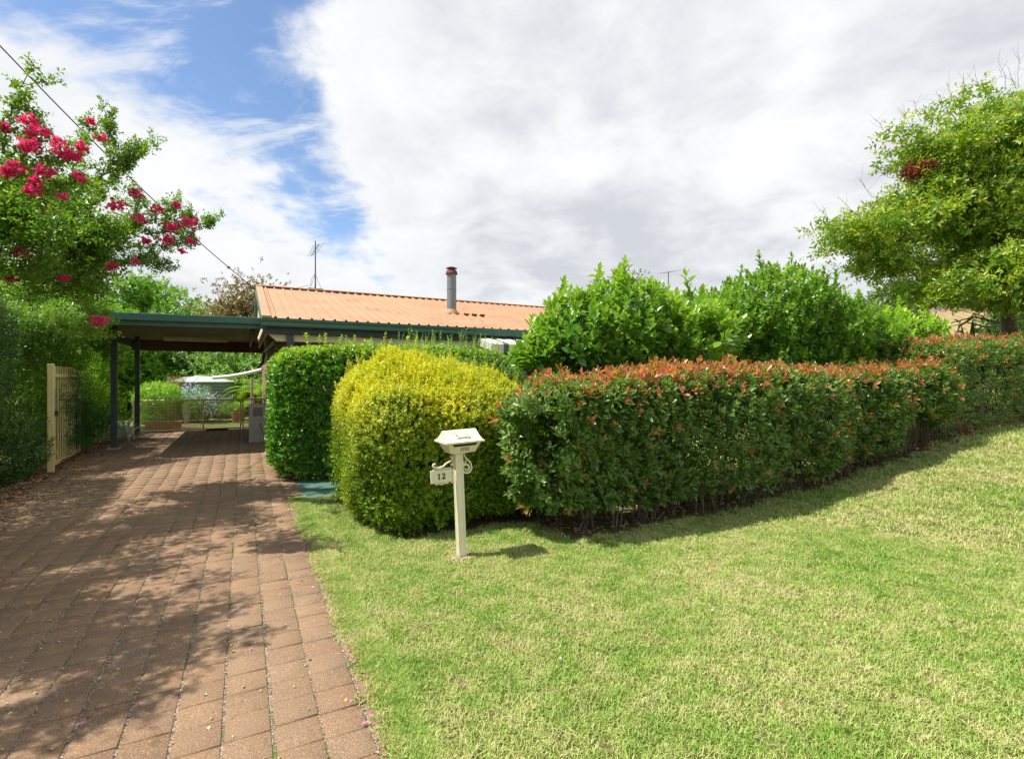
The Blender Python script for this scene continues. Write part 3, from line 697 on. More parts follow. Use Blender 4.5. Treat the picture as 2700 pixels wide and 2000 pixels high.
# ceiling boards run across
nb = 28
for i in range(nb):
    y0 = .055 + (CD - .06) * i / nb; y1 = .055 + (CD - .06) * (i + 1) / nb - .006
    mb = MB(); mb.prism([(.05, cz - .065), (.05, cz - .045), (CL - .02, cz - .01), (CL - .02, cz - .03)], y0, y1); mb.build('ceiling_board', M['soffit'], cp)
mb = MB(); mb.box((0, .052, cz - .25), (.048, CD, cz - .002)); mb.build('side_beam', M['green_metal'], cp)
mb = MB(); mb.box((CL - .2, .6, cz - .18), (CL - .15, CD - .1, cz - .04)); mb.build('wall_plate', M['soffit'], cp)
mb = MB(); mb.box((0, CD, cz - .34), (CL + .2, CD + .05, cz + .1)); mb.build('rear_beam', M['soffit'], cp)
for yy in (1.45, 4.15):
    mb = MB(); mb.box((.30, yy, -.15), (.40, yy + .10, cz - .067)); mb.build('carport_post', M['post_green'], cp)
mb = MB(); mb.box((.24, 1.36, -.14), (.47, 1.62, .04)); mb.build('post_footing', M['pot_grey'], cp, bevel=.01)
lt = empty('ceiling_light', (*XY(-1.05, 15.4), 2.60), ANG, label='long cream fluorescent batten light under the dark carport ceiling', cat='light')
mb = MB(); mb.box((-.7, -.045, .0), (.7, .045, .06)); mb.build('light_body', M['cream'], lt, bevel=.006)
mb = MB(); mb.tube([(-.66, 0, -.02), (.66, 0, -.02)], .019, 8); mb.build('light_tube', M['white'], lt)
for sx in (-1, 1):
    mb = MB(); mb.box((sx * .68 - .015, -.02, -.042), (sx * .68 + .015, .02, -.001)); mb.build('end_holder', M['cream'], lt)

# ================================================================== ANTENNAS, POWER LINE
def yagi(root, z, n, l0, l1, dirv, vert=False, sp=.07):
    b = MB(); d = Vector(dirv).normalized(); ln = sp * n
    b.tube([Vector((0, 0, z)) - d * ln * .5, Vector((0, 0, z)) + d * ln * .5], .012, 6); bo = b.build('boom', M['antenna'], root)
    side = Vector((0, 0, 1)).cross(d); side = side.normalized() if side.length > .3 else Vector((1, 0, 0))
    for i in range(n):
        p = Vector((0, 0, z)) + d * (i - n / 2 + .5) * sp; h = (l0 + (l1 - l0) * i / n) / 2
        e = MB(); e.tube([p - side * h, p + side * h], .0055, 5); e.build('element', M['antenna'], root)
ax0, ay0 = XY(.36 + 1.65, 17.21)
an = empty('tv_antenna', (ax0, ay0, RZ + .07), ANG, label='tall tv antenna mast braced on the ridge near the left end of the house roof', cat='antenna')
mb = MB(); mb.tube([(0, 0, 0), (0, 0, 1.5)], [.022, .016], 8); mb.build('mast', M['antenna'], an)
for q in range(3):
    t = q * 2.09 + .3; mb = MB(); mb.tube([(0, 0, .46), (.2 * math.cos(t), .2 * math.sin(t), 0)], .006, 5); mb.build('stay', M['antenna'], an)
mb = MB(); mb.box((-.22, -.05, -.02), (.22, .05, .012)); mb.build('base_plate', M['dark_metal'], an)
yagi(an, 1.22, 8, .42, .62, (.55, .35, 1), sp=.065)
mb = MB(); mb.tube([(0, 0, .5), (-.12, 0, .28), (-.14, 0, .1), (-.3, -.3, .02), (-.8, -1.2, -.28)], .006, 5); mb.build('antenna_cable', M['cable'], an)
ax1, ay1 = XY(.36 + 16.4, 17.21)
a2 = empty('tv_antenna', (ax1, ay1, RZ + .07), ANG, label='wide horizontal tv antenna rising behind the large leafed shrub', cat='antenna')
mb = MB(); mb.tube([(0, 0, 0), (0, 0, 1.95)], .02, 8); mb.build('mast', M['antenna'], a2)
yagi(a2, 1.93, 13, .35, .75, (1, .25, .22), sp=.10)
a3 = empty('tv_antenna', P(1803, 850, 38), 0, label='small faint tv antenna far behind, right of the wide horizontal one', cat='antenna')
mb = MB(); mb.tube([(0, 0, -2), (0, 0, 2.0)], .025, 8); mb.build('mast', M['antenna'], a3)
yagi(a3, 1.95, 7, .5, .8, (1, .4, 0), sp=.14)
pA, pB = Vector(P(-420, -330, 7.0)), Vector((*XY(.36, 17.1), RZ - .12))
mb = MB(); pts = []
for i in range(41):
    t = i / 40; p = pA.lerp(pB, t); p.z -= .30 * 4 * t * (1 - t); pts.append(p)
mb.tube(pts, .011, 6); pl = mb.build('power_line', M['cable'], label='black overhead service cable sagging down to the gable of the house', cat='cable')

# ================================================================== MAILBOX
ms, mw = 1.752, 4.36
mail = empty('mailbox', SWZ(ms, mw, 0), 0, label='cream metal mailbox on a fluted post with scrolls and a number 12 plate', cat='mailbox')
mail.rotation_euler = (0, math.radians(-2.3), ANG)
cr = M['mail_cream']
# fluted square post
prof = []
a = .036
for side in range(4):
    for t, ins in ((-1, 0), (-.62, 0), (-.5, .006), (.5, .006), (.62, 0)):
        x, y = a * t, -(a - ins); c_, s_ = math.cos(side * math.pi / 2), math.sin(side * math.pi / 2); prof.append((x * c_ - y * s_, x * s_ + y * c_))
mb = MB(); n = len(prof); mb.add([(x, y, z) for z in (-.05, .955) for x, y in prof], [tuple(range(n - 1, -1, -1)), tuple(range(n, 2 * n))] + [(i, (i + 1) % n, (i + 1) % n + n, i + n) for i in range(n)])
mb.build('post', cr, mail)
bx = .02
box = empty('letter_box', (bx, 0, .95)); box.parent = mail
def frustum(mb, a0, b0, z0, a1, b1, z1):
    V = [(-a0, -b0, z0), (a0, -b0, z0), (a0, b0, z0), (-a0, b0, z0), (-a1, -b1, z1), (a1, -b1, z1), (a1, b1, z1), (-a1, b1, z1)]
    mb.add(V, [(0, 3, 2, 1), (4, 5, 6, 7), (0, 1, 5, 4), (1, 2, 6, 5), (2, 3, 7, 6), (3, 0, 4, 7)])
mb = MB(); frustum(mb, .115, .085, 0, .158, .135, .095); mb.build('box_body', cr, box, bevel=.003)
mb = MB()  # the mail slot: a dark opening under the lid, set on the sloping front
yy = lambda z: -(.085 + (.135 - .085) * z / .095)
V = [(-.115, yy(.088) - .002, .088), (.128, yy(.088) - .002, .088), (.105, yy(.064) - .002, .064), (-.098, yy(.064) - .002, .064)]
mb.add(V + [(x, y + .004, z) for x, y, z in V], [(0, 1, 2, 3), (7, 6, 5, 4), (0, 4, 5, 1), (1, 5, 6, 2), (2, 6, 7, 3), (3, 7, 4, 0)]); mb.build('mail_slot', M['slot'], box)
mb = MB(); V = [(-.03, yy(.054) - .002, .054), (.055, yy(.054) - .002, .054), (.052, yy(.018) - .002, .018), (-.035, yy(.018) - .002, .018)]
mb.add(V + [(x, y + .003, z) for x, y, z in V], [(0, 1, 2, 3), (7, 6, 5, 4), (0, 4, 5, 1), (1, 5, 6, 2), (2, 6, 7, 3), (3, 7, 4, 0)]); mb.build('worn_sticker', M['sticker'], box)
mb = MB()
lv = [(.180, .158, .093), (.182, .16, .108), (.170, .148, .112), (.166, .140, .118), (.162, .105, .136), (.159, .062, .164), (.157, .018, .198)]
for i in range(len(lv) - 1): frustum(mb, lv[i][0], lv[i][1], lv[i][2], lv[i + 1][0], lv[i + 1][1], lv[i + 1][2])
# keep only outer shell faces: open frusta stacked
mb2 = MB(); V = []; 
for a_, b_, z_ in lv: V += [(-a_, -b_, z_), (a_, -b_, z_), (a_, b_, z_), (-a_, b_, z_)]
F = [(3, 2, 1, 0), tuple(4 * (len(lv) - 1) + q for q in range(4))]
for i in range(len(lv) - 1):
    for q in range(4): F.append((4 * i + q, 4 * i + (q + 1) % 4, 4 * i + 4 + (q + 1) % 4, 4 * i + 4 + q))
mb2.add(V, F); lid = mb2.build('lid', cr, box)
# worn printed emblem on the front slope of the lid
def lidpt(u, t, up=.0015):  # t 0 eave .. 1 ridge on the front slope
    zs = [.118, .136, .164, .198]; ys = [.140, .105, .062, .018]; k_ = np.linspace(0, 1, 4)
    return (u, -float(np.interp(t, k_, ys)) - up * .7, float(np.interp(t, k_, zs)) + up)
mb = MB()
def stroke(u0, t0, u1, t1, wd=.0022):
    d = Vector((u1 - u0, (t1 - t0) * .12)); nrm = Vector((-d.y, d.x)).normalized() * wd
    q = [(u0 + nrm.x, t0 + nrm.y / .12), (u0 - nrm.x, t0 - nrm.y / .12), (u1 - nrm.x, t1 - nrm.y / .12), (u1 + nrm.x, t1 + nrm.y / .12)]
    mb.add([lidpt(*p) for p in q], [(0, 1, 2, 3)])
stroke(-.075, .80, -.045, .58); stroke(-.062, .56, -.035, .50); stroke(.045, .86, .03, .62, .0015); stroke(.07, .62, .04, .48, .002); stroke(-.10, .72, -.085, .78, .0012)
rr = random.Random(5)
for i in range(16):
    u = -.055 + i * .0072; stroke(u, .24, u + .002, .36 + rr.uniform(-.03, .02), .0022)
stroke(-.06, .20, .066, .22, .0018); stroke(-.06, .37, .07, .39, .0012); stroke(.055, .39, .072, .22, .003)
for i in range(5): stroke(-.03 + i * .014, .44, -.026 + i * .014, .50, .002)
for i in range(14):
    u, t = rr.uniform(.08, .12), rr.uniform(.45, .9); stroke(u, t, u + .002, t + .03, .001)
mb.build('worn_emblem', M['black'], lid)
# scrolls
def curve_tube(pts, r, name, parent, flat=1.0, n=8):
    P_ = [Vector((x, 0, z)) for x, z in pts]; out = []
    for i in range(len(P_) - 1):   # Catmull-Rom
        p0, p1, p2, p3 = P_[max(i - 1, 0)], P_[i], P_[i + 1], P_[min(i + 2, len(P_) - 1)]
        for k_ in range(4):
            t = k_ / 4; out.append(.5 * ((2 * p1) + (p2 - p0) * t + (2 * p0 - 5 * p1 + 4 * p2 - p3) * t * t + (3 * p1 - p0 - 3 * p2 + p3) * t ** 3))
    out.append(P_[-1]); m_ = len(out)
    rs = [r * (.75 + .35 * math.sin(math.pi * i / (m_ - 1))) for i in range(m_)]
    b = MB(); b.tube(out, rs, n); return b.build(name, cr, parent, smooth=True)
def spiral(cx, cz_, r0, r1, a0, a1, k_=9):
    return [(cx + (r0 + (r1 - r0) * i / k_) * math.cos(a0 + (a1 - a0) * i / k_), cz_ + (r0 + (r1 - r0) * i / k_) * math.sin(a0 + (a1 - a0) * i / k_)) for i in range(k_ + 1)]
R_ = math.radians
# right hand bracket: drops from the box, swells out and curls back in to the post
curve_tube([(.058, .955), (.062, .92), (.078, .885)] + [(.10, .862), (.122, .835), (.128, .80)] + spiral(.078, .795, .05, .012, R_(-10), R_(-560), 16), .0085, 'scroll', mail)
curve_tube([(.078, .885), (.078, .865), (.07, .845)] + spiral(.058, .848, .014, .005, R_(-20), R_(-300), 8), .006, 'scroll', mail)
curve_tube([(.072, .95)] + spiral(.092, .945, .014, .005, R_(180), R_(400), 8), .005, 'scroll', mail)
# left hand bracket over the sign
curve_tube([(-.035, .925), (-.055, .89), (-.08, .872), (-.11, .86), (-.14, .838), (-.18, .828), (-.215, .835)] + spiral(-.218, .855, .02, .007, R_(-120), R_(-330), 8), .0085, 'scroll', mail)
curve_tube(spiral(-.06, .915, .014, .005, R_(20), R_(-300), 8), .005, 'scroll', mail)
curve_tube([(-.058, .87), (-.045, .85), (-.05, .83)] + spiral(-.062, .838, .013, .005, R_(-30), R_(220), 7), .007, 'scroll', mail)
# sign
sg = empty('number_plate', (0, 0, 0)); sg.parent = mail
mb = MB(); mb.box((-.262, -.008, .695), (-.058, .008, .808)); mb.build('plate', cr, sg, bevel=.003)
for q in ((-.262, .695, -.058, .700), (-.262, .803, -.058, .808), (-.262, .700, -.257, .803), (-.063, .700, -.058, .803)):
    mb = MB(); mb.box((q[0] + .0006, -.0105, q[1] + .0004), (q[2] - .0006, -.0082, q[3] - .0004)); mb.build('plate_rim', cr, sg)
for i, (x, r) in enumerate(((-.215, .009), (-.195, .008), (-.175, .011), (-.158, .013), (-.140, .011), (-.122, .008), (-.105, .009), (-.062, .012))):
    curve_tube(spiral(x, .688 - (.004 if i in (3,) else 0), r, .003, R_(90), R_(90 + (400 if i % 2 else -400)), 7), .0045, 'scroll', sg)
curve_tube([(-.24, .815), (-.2, .817), (-.12, .817), (-.06, .817)], .005, 'scroll', sg)
# digits 1 and 2, bold slab lettering, outlines in a 10x14 box
one = [(2.2, 0), (8, 0), (8, 1.6), (6.6, 2.0), (6.6, 14), (5.2, 14), (1.6, 12.2), (1.6, 10.9), (3.6, 11.2), (3.6, 2.0), (2.2, 1.6)]
two_o = [(0.6, 0), (9.0, 0), (9.6, 4.6), (8.5, 4.6), (7.9, 3.3), (4.6, 3.3), (6.2, 5.0), (8.3, 7.0), (9.3, 9.2), (9.0, 11.6), (7.4, 13.4), (5.0, 14.1), (2.6, 13.6), (1.0, 12.0), (0.8, 10.2), (2.0, 9.3), (3.5, 9.8),
         (3.9, 11.0), (3.4, 12.0), (4.6, 12.7), (5.9, 12.0), (6.2, 10.2), (5.5, 8.0), (3.6, 5.6), (1.6, 3.4), (0.6, 1.6)]
for poly, x0 in ((one, -.206), (two_o, -.163)):
    k_ = .054 / 14; mb = MB(); mb.prism([(x0 + x * k_, .725 + y * k_) for x, y in poly], -.0095, -.0082)
    me = mb.mesh('digit', M['black']); bmx = bmesh.new(); bmx.from_mesh(me); bmesh.ops.triangulate(bmx, faces=bmx.faces); bmx.to_mesh(me); bmx.free(); link('digit', me, sg)

# ================================================================== GATES, CABINET, TANK
def pick_gate():
    a, b = Vector(SWZ(-2.74, 10.86, 0)), Vector(SWZ(-2.86, 13.0, 0)); d = b - a; ang = math.atan2(d.y, d.x); ln = Vector((d.x, d.y)).length
    g = empty('picket_gate', a, ang, label='tall cream metal picket gate standing open at the left edge of the driveway', cat='gate'); m = M['cream_gate']
    mb = MB(); mb.box((-.10, -.04, -.05), (-.02, .04, 1.76)); mb.build('gate_post', m, g, bevel=.004)
    mb = MB(); mb.box((.0, -.02, .10), (.05, .02, 1.74)); mb.build('stile', m, g)
    mb = MB(); mb.box((ln - .05, -.02, .10), (ln, .02, 1.70)); mb.build('stile', m, g)
    for z in (.10, 1.55):
        mb = MB(); mb.box((.05, -.019, z), (ln - .05, .019, z + .05)); mb.build('rail', m, g)
    n_ = 11
    for i in range(n_):
        x = .05 + (ln - .1) * (i + 1) / (n_ + 1); mb = MB(); mb.box((x - .009, .0205, .12), (x + .009, .037, 1.72)); mb.box((x - .010, .0195, 1.72), (x + .010, .038, 1.735)); mb.build('picket', m, g)
    mb = MB(); pts = [(-.02 + .012 * math.sin(i * 1.9), -.05 - .004 * (i % 2), 1.36 - .035 * i) for i in range(12)]
    mb.tube(pts, .008, 6); mb.build('chain', M['galv'], g)
    mb = MB(); mb.box((-.05, -.075, .92), (.02, -.045, 1.0)); mb.build('latch', M['dark_metal'], g)
    return g, a, ang, ln
gate, ga, gang, gln = pick_gate()
def wire_gate():
    gw = 17.15; s0, s1 = -2.62, .58; g = empty('wire_fence', SWZ(s0, gw, 0), ANG, label='low yellow tube and wire mesh fence with a small gate behind the carport', cat='fence'); m = M['cream_gate']; ln = s1 - s0
    xs = [0, 1.62, 2.56, 2.62, ln]
    for x in xs: mb = MB(); mb.tube([(x, 0, -.05), (x, 0, .90)], .022, 8); mb.build('fence_post', m, g, smooth=True)
    for a, b in ((0, 1.62), (1.64, 2.54), (2.64, ln)):
        for z in (.06, .885): mb = MB(); mb.tube([(a, 0, z), (b, 0, z)], .024, 8); mb.build('rail', m, g, smooth=True)
        mb = MB(); z = .13
        while z < .86: mb.tube([(a + .02, 0, z), (b - .02, 0, z)], .0078, 4); z += .058
        mb.build('mesh_wires', m, g, kind='stuff')
        mb = MB(); x = a + .05
        while x < b - .02: mb.tube([(x, .004, .07), (x, .004, .88)], .0045, 4); x += .05
        mb.build('mesh_wires', m, g, kind='stuff')
wire_gate()
cab = empty('cabinet', SWZ(.33, 13.5, 0), ANG, label='grey moulded standing cabinet at the back of the carport beside the green hedge', cat='cabinet')
mb = MB(); mb.box((-.21, -.13, 0), (.21, .13, .90)); mb.build('cabinet_body', M['cabinet'], cab, bevel=.02)
mb = MB(); mb.box((-.12, -.137, .62), (.08, -.131, .82)); mb.box((-.12, -.142, .72), (.08, -.138, .73)); mb.build('upper_panel', M['cabinet_dark'], cab)
mb = MB(); mb.box((-.12, -.139, .50), (.08, -.131, .60)); mb.build('drawer_front', M['cabinet_light'], cab)
mb = MB(); mb.prism([(-.14, .02), (.04, .02), (.06, .20), (.0, .30), (.02, .44), (-.12, .44), (-.15, .3)], -.15, -.131); mb.build('lower_cover', M['cabinet_light'], cab)
mb = MB(); mb.tube([(.03, -.14, .46), (.05, -.145, .3), (.10, -.145, .22), (.14, -.14, .12)], .012, 6); mb.build('hose', M['cabinet_dark'], cab)
mb = MB(); mb.box((.10, -.139, .04), (.2, -.131, .2)); mb.build('foot_panel', M['cabinet_dark'], cab)

def tank(cx, cy, r, h, label, g):
    t = empty('water_tank', (cx, cy, g), 0, label=label, cat='water tank')
    prof = [(r, 0)]; z = 0
    while z < h - .02:
        prof += [(r, z + .05), (r + .03, z + .075), (r + .03, z + .1), (r, z + .125)]; z += .125
    mb = MB(); mb.lathe(prof, n=40); mb.build('tank_wall', M['tank'], t, smooth=True)
    mb = MB(); mb.lathe([(r + .05, h), (r + .05, h + .03), (r * .55, h + .20), (.28, h + .24), (.26, h + .28), (.02, h + .29)], n=40); mb.build('tank_lid', M['tank_lid'], t, smooth=True)
    for q in range(10):
        a = q * .628; mb = MB(); mb.tube([((r + .03) * math.cos(a), (r + .03) * math.sin(a), h + .035), (r * .5 * math.cos(a), r * .5 * math.sin(a), h + .225)], .018, 5); mb.build('lid_rib', M['tank_lid'], t)
x_, y_, _ = P(532, 1000, 21); tank(x_, y_, 1.12, 1.35, 'green corrugated water tank with a pale ribbed lid beyond the wire fence', float(H(x_, y_)))
x_, y_, _ = P(478, 1000, 24.5); tank(x_, y_, .7, 1.45, 'smaller tank half hidden behind the green water tank', float(H(x_, y_)))
mb = MB(); p0, p1 = Vector(P(563, 995, 17.9)), Vector(P(692, 974, 17.2)); pts = [p0.lerp(p1, i / 8) + Vector((0, 0, .05 * math.sin(i / 8 * math.pi) * -1)) for i in range(9)]
mb.tube(pts, .06, 12); mb.build('white_pipe', M['pvc'], smooth=True, label='white plastic pipe running from the house to the green water tank', cat='pipe')
mb = MB(); mb.tube([P(664, 995, 17.3), P(663, 1125, 17.3)], .035, 8); mb.build('grey_pole', M['pot_grey'], smooth=True, label='thin pale pole among the palm fronds behind the wire fence', cat='pole')

# ================================================================== NEIGHBOURING HOUSE
nb_ = empty('neighbour_house', (*P(2462, 1000, 24)[:2], 0), math.radians(-14), label='neighbouring house with a yellow ribbed roof behind the right hand tree', cat='house')
gz = float(H(19, 24))
mb = MB(); mb.box((0, .6, gz - .5), (14, 8, gz + 2.6)); mb.build('wall', M['render_cream'], nb_)
ez = 3.72
for i in range(28):
    V = []; prof = [(0, 0), (.22, 0), (.27, .13), (.38, .13), (.42, 0), (.5, 0)]
    mb = MB(); mb.add([(i * .5 + a - .3, y, z + h) for a, h in prof for y, z in ((0, ez), (4.0, ez + 1.35))], [(2 * k_, 2 * k_ + 2, 2 * k_ + 3, 2 * k_ + 1) for k_ in range(5)]); mb.build('roof_sheet', M['neighbour_roof'], nb_)
mb = MB(); mb.box((-.3, -.12, ez - .2), (13.7, -.0, ez)); mb.build('gutter', M['cream'], nb_)
mb = MB(); mb.box((-.3, .0, ez - .22), (13.7, 4, ez - .2)); mb.build('eave_lining', M['cream'], nb_)
nh = empty('tiled_house', (*P(2335, 1000, 34)[:2], 0), math.radians(-10), label='far house with a red tiled roof and a cream chimney, mostly hidden by leaves', cat='house')
mb = MB(); mb.box((-1, 0, 0), (12, 8, 5.2)); mb.build('wall', M['render_cream'], nh)
def tile_roof(root, x0, x1, y0, y1, z0, z1):
    rows = 12
    for r in range(rows):
        a, b = r / rows, (r + 1) / rows
        mb = MB(); n_ = int((x1 - x0) / .33)
        for c in range(n_):
            xa = x0 + (x1 - x0) * c / n_; xb = x0 + (x1 - x0) * (c + 1) / n_
            mb.add([(xa, y0 + (y1 - y0) * a, z0 + (z1 - z0) * a + .04), (xa + .1, y0 + (y1 - y0) * a, z0 + (z1 - z0) * a + .08), (xb, y0 + (y1 - y0) * a, z0 + (z1 - z0) * a + .04),
                    (xa, y0 + (y1 - y0) * b, z0 + (z1 - z0) * b), (xa + .1, y0 + (y1 - y0) * b, z0 + (z1 - z0) * b + .04), (xb, y0 + (y1 - y0) * b, z0 + (z1 - z0) * b)], [(0, 1, 4, 3), (1, 2, 5, 4)])
        mb.build('tile_course', M['red_tile'], root)
tile_roof(nh, -1.4, 12.5, -.4, 4, 5.0, 6.6)
mb = MB(); mb.box((.7, -1.2, 3.0), (1.7, -.5, 6.5)); mb.box((.62, -1.28, 6.5), (1.78, -.42, 6.62)); mb.build('chimney', M['render_cream'], nh)
# ================================================================== PLANTS
def R8(seed): return np.random.default_rng(seed)
# ---- photinia hedges
rg = R8(21)
ph_green = [spray(rg, 7, .085, .036, .07, .35, 1.45, seg=4) for _ in range(6)]
ph_red = [spray(rg, 6, .095, .036, .05, .12, .75, seg=4, young_top=0) for _ in range(5)]
ph_red = [(V, F, T, np.repeat(np.clip(R8(i + 5).normal(.78, .22, len(T) // 12 + 1), .25, 1), 12)[:len(T)]) for i, (V, F, T, Y) in enumerate(ph_red)]
ph_green_lo = [spray(rg, 7, .085, .036, .07, .35, 1.45, seg=1) for _ in range(6)]
ph_red_lo = [(lambda t: (t[0], t[1], t[2], np.repeat(np.clip(R8(9).normal(.75, .25, len(t[2]) // 4 + 1), .2, 1), 4)[:len(t[2])]))(spray(rg, 6, .095, .036, .05, .12, .75, seg=1)) for _ in range(5)]
def photinia(name, label, s0, s1, w0, w1, top, n, seed, base, singles, undercut=.4, flat=0.0):
    rg = R8(seed); root = empty(name, SWZ((s0 + s1) / 2, (w0 + w1) / 2, 0), label=label, cat='hedge', group='clipped red tipped hedges'); b = np.array(root.location)
    q, p, nm = hedge_points(n, s0, s1, w0, w1, base, top, 7, rg, depth=.10, bulge=.10)
    zt = (q[:, 2] - base) / (top - base)
    # the left end leans back towards the ground, the foot is thin and leggy
    endlean = np.clip((.55 - zt), 0, 1) * undercut * np.clip(1 - (q[:, 0] - s0) / 1.2, 0, 1); dl = np.stack([endlean, np.zeros(len(q)), np.zeros(len(q))], 1); p = p + sw_rot(dl)
    foot = np.clip((.5 - zt), 0, 1) * .45 * np.clip((q[:, 1] < (w0 + w1) / 2), 0, 1); p = p + sw_rot(np.stack([np.zeros(len(q)), foot, np.zeros(len(q))], 1))
    keep = (rg.random(len(q)) < np.interp(zt, [0, .12, .3, .6, .85, 1.2], [.28, .48, .60, .64, 1, 1])) & ((pnoise(p, 3.1, 2) < .50) | (zt > .78)); p, q, nm, zt = p[keep], q[keep], nm[keep], zt[keep]
    ax = nm * .8 + np.array([0, 0, .75]) + rg.normal(0, .35, (len(p), 3)); ax[:, 2] = np.abs(ax[:, 2])
    topmask = zt > .93
    rprob = np.interp(zt + .03 * pnoise(p, 4, 6), [.87, .95, .99], [0.0, .20, .50]) * np.interp(q[:, 0], [7.5, 10], [1, .7]); red = (rg.random(len(p)) < rprob) | (rg.random(len(p)) < .034)
    p[red & topmask, 2] += rg.uniform(-.02, .13, (red & topmask).sum()); ax[red & topmask] = np.array([0, 0, 1]) + rg.normal(0, .3, ((red & topmask).sum(), 3))
    p[red & ~topmask] += nm[red & ~topmask] * .05
    sc = rg.uniform(.75, 1.2, len(p)); p[:, 2] -= flat * H(p[:, 0], p[:, 1]) * zt; p[:, 2] += .035 * pnoise(p, 1.7, 4) * zt; loc = p - b
    if singles:
        idx = seen_first(p, nm, singles); isng = np.zeros(len(p), bool); isng[idx] = True
        pieces('leaf_spray', [ph_green, ph_red], loc[idx], ax[idx], sc[idx], [G['photinia'], G['photinia']], root, rg, young=red[idx].astype(int))
    else: isng = np.zeros(len(p), bool)
    m = ~isng & ~red; scatter('foliage', ph_green if singles else ph_green_lo, loc[m], ax[m], sc[m], G['photinia'], parent=root, rng=rg, kind='stuff')
    m = ~isng & red; scatter('red_shoots', ph_red if singles else ph_red_lo, loc[m], ax[m], sc[m], G['photinia'], parent=root, rng=rg, kind='stuff')
    # bronze half-grown sprays lower down
    m2 = rg.random(len(p)) < .03; scatter('bronze_shoots', ph_green_lo, loc[m2] + nm[m2] * .05, ax[m2], sc[m2], G['photinia_orange'], parent=root, rng=rg, kind='stuff')
    # multi-stemmed woody frame
    ns = int((s1 - s0) / .28); mb = MB(); pol = []
    for i in range(ns):
        s = s0 + .85 + (s1 - s0 - 1.0) * i / ns + rg.uniform(-.08, .08); w = (w0 + w1) / 2 + rg.uniform(-.12, .12)
        for k in range(5):
            ds, dw = rg.normal(0, .24), rg.normal(0, .22); pts = []; h = (top - .1) * rg.uniform(.7, 1)
            for j in range(6):
                f = j / 5; pts.append(np.array(SWZ(s + ds * f + .04 * rg.normal(), w + dw * f + .03 * rg.normal(), h * f - .03)) - b)
            pol.append((pts, [.010 - .007 * j / 5 for j in range(6)]))
    wood('stems', pol, M['stem'], root, 5)
photinia('photinia_hedge', 'long clipped hedge with red new shoots nearest the lawn, behind and right of the mailbox', 2.30, 10.5, 4.08, 5.05, 1.58, 17000, 31, .1, 300, flat=.62)
photinia('photinia_hedge', 'further red tipped hedge stepping up the slope at the right edge', 9.8, 19, 4.22, 5.5, 1.62, 12500, 32, .02, 0, 0)

# ---- golden duranta bush
rg = R8(41)
go = [spray(rg, 11, .031, .019, .075, .7, 1.6, seg=1, young_top=.1, jit=.35) for _ in range(8)]
gb = empty('golden_shrub', SWZ(2.05, 6.4, 0), label='big rounded golden yellow clipped shrub left of the red tipped hedge, behind the mailbox', cat='shrub'); b = np.array(gb.location)
q, p, nm = hedge_points(40000, 1.08, 3.42, 5.06, 7.6, .05, 1.44, 6.5, rg, depth=.05, bulge=.10, bf=2.6)
inner = hedge_points(9000, 1.10, 3.28, 5.08, 7.6,       .05, 1.36, 6.5, rg, depth=.30, bulge=.1)
q[:, 2] -= .10 * np.clip((q[:, 0] - 2.35) / .9, 0, 1) ** 1.4 * np.clip(q[:, 2] / 1.7, 0, 1); p[:, 2] -= .10 * np.clip((q[:, 0] - 2.35) / .9, 0, 1) ** 1.4 * np.clip(q[:, 2] / 1.7, 0, 1)
p += nm * (.065 * pnoise(p, 7, 3) + .075 * pnoise(p, 3.2, 8))[:, None]
dome = .40 * np.clip(1 - ((q[:, 0] - 2.15) / 1.3) ** 2, 0, 1) * np.clip(1 - ((q[:, 1] - 6.6) / 1.5) ** 2, 0, 1) * np.clip((q[:, 2] - .8) / .7, 0, 1); p[:, 2] += dome - .10 * np.clip(1 - (q[:, 0] - 1.08) / .5, 0, 1) * np.clip(q[:, 2], 0, 1)
foot = np.clip((1.1 - q[:, 2]) / 1.1, 0, 1) * .16; cdir = np.array([*XY(2.1, 6.4), 0]) - p; cdir[:, 2] = 0; cdir /= np.linalg.norm(cdir, axis=1, keepdims=True) + 1e-6; p = p + cdir * foot[:, None]
ax = nm * .9 + np.array([0, 0, .30]) + rg.normal(0, .35, (len(p), 3))
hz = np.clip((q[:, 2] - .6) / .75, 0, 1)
# new growth: golden where the shoot is young and reaches the outside on top; left side tinted golden too
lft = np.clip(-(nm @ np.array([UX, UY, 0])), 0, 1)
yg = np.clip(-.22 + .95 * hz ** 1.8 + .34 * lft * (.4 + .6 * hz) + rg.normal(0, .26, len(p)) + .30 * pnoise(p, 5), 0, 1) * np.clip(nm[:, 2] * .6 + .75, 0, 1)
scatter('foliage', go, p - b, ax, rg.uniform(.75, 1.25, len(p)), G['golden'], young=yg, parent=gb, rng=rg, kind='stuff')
scatter('inner_foliage', go, inner[1] - b, inner[2] + rg.normal(0, .5, inner[2].shape), rg.uniform(1.2, 1.8, len(inner[1])), G['golden'], young=np.zeros(len(inner[1])), parent=gb, rng=rg, kind='stuff')
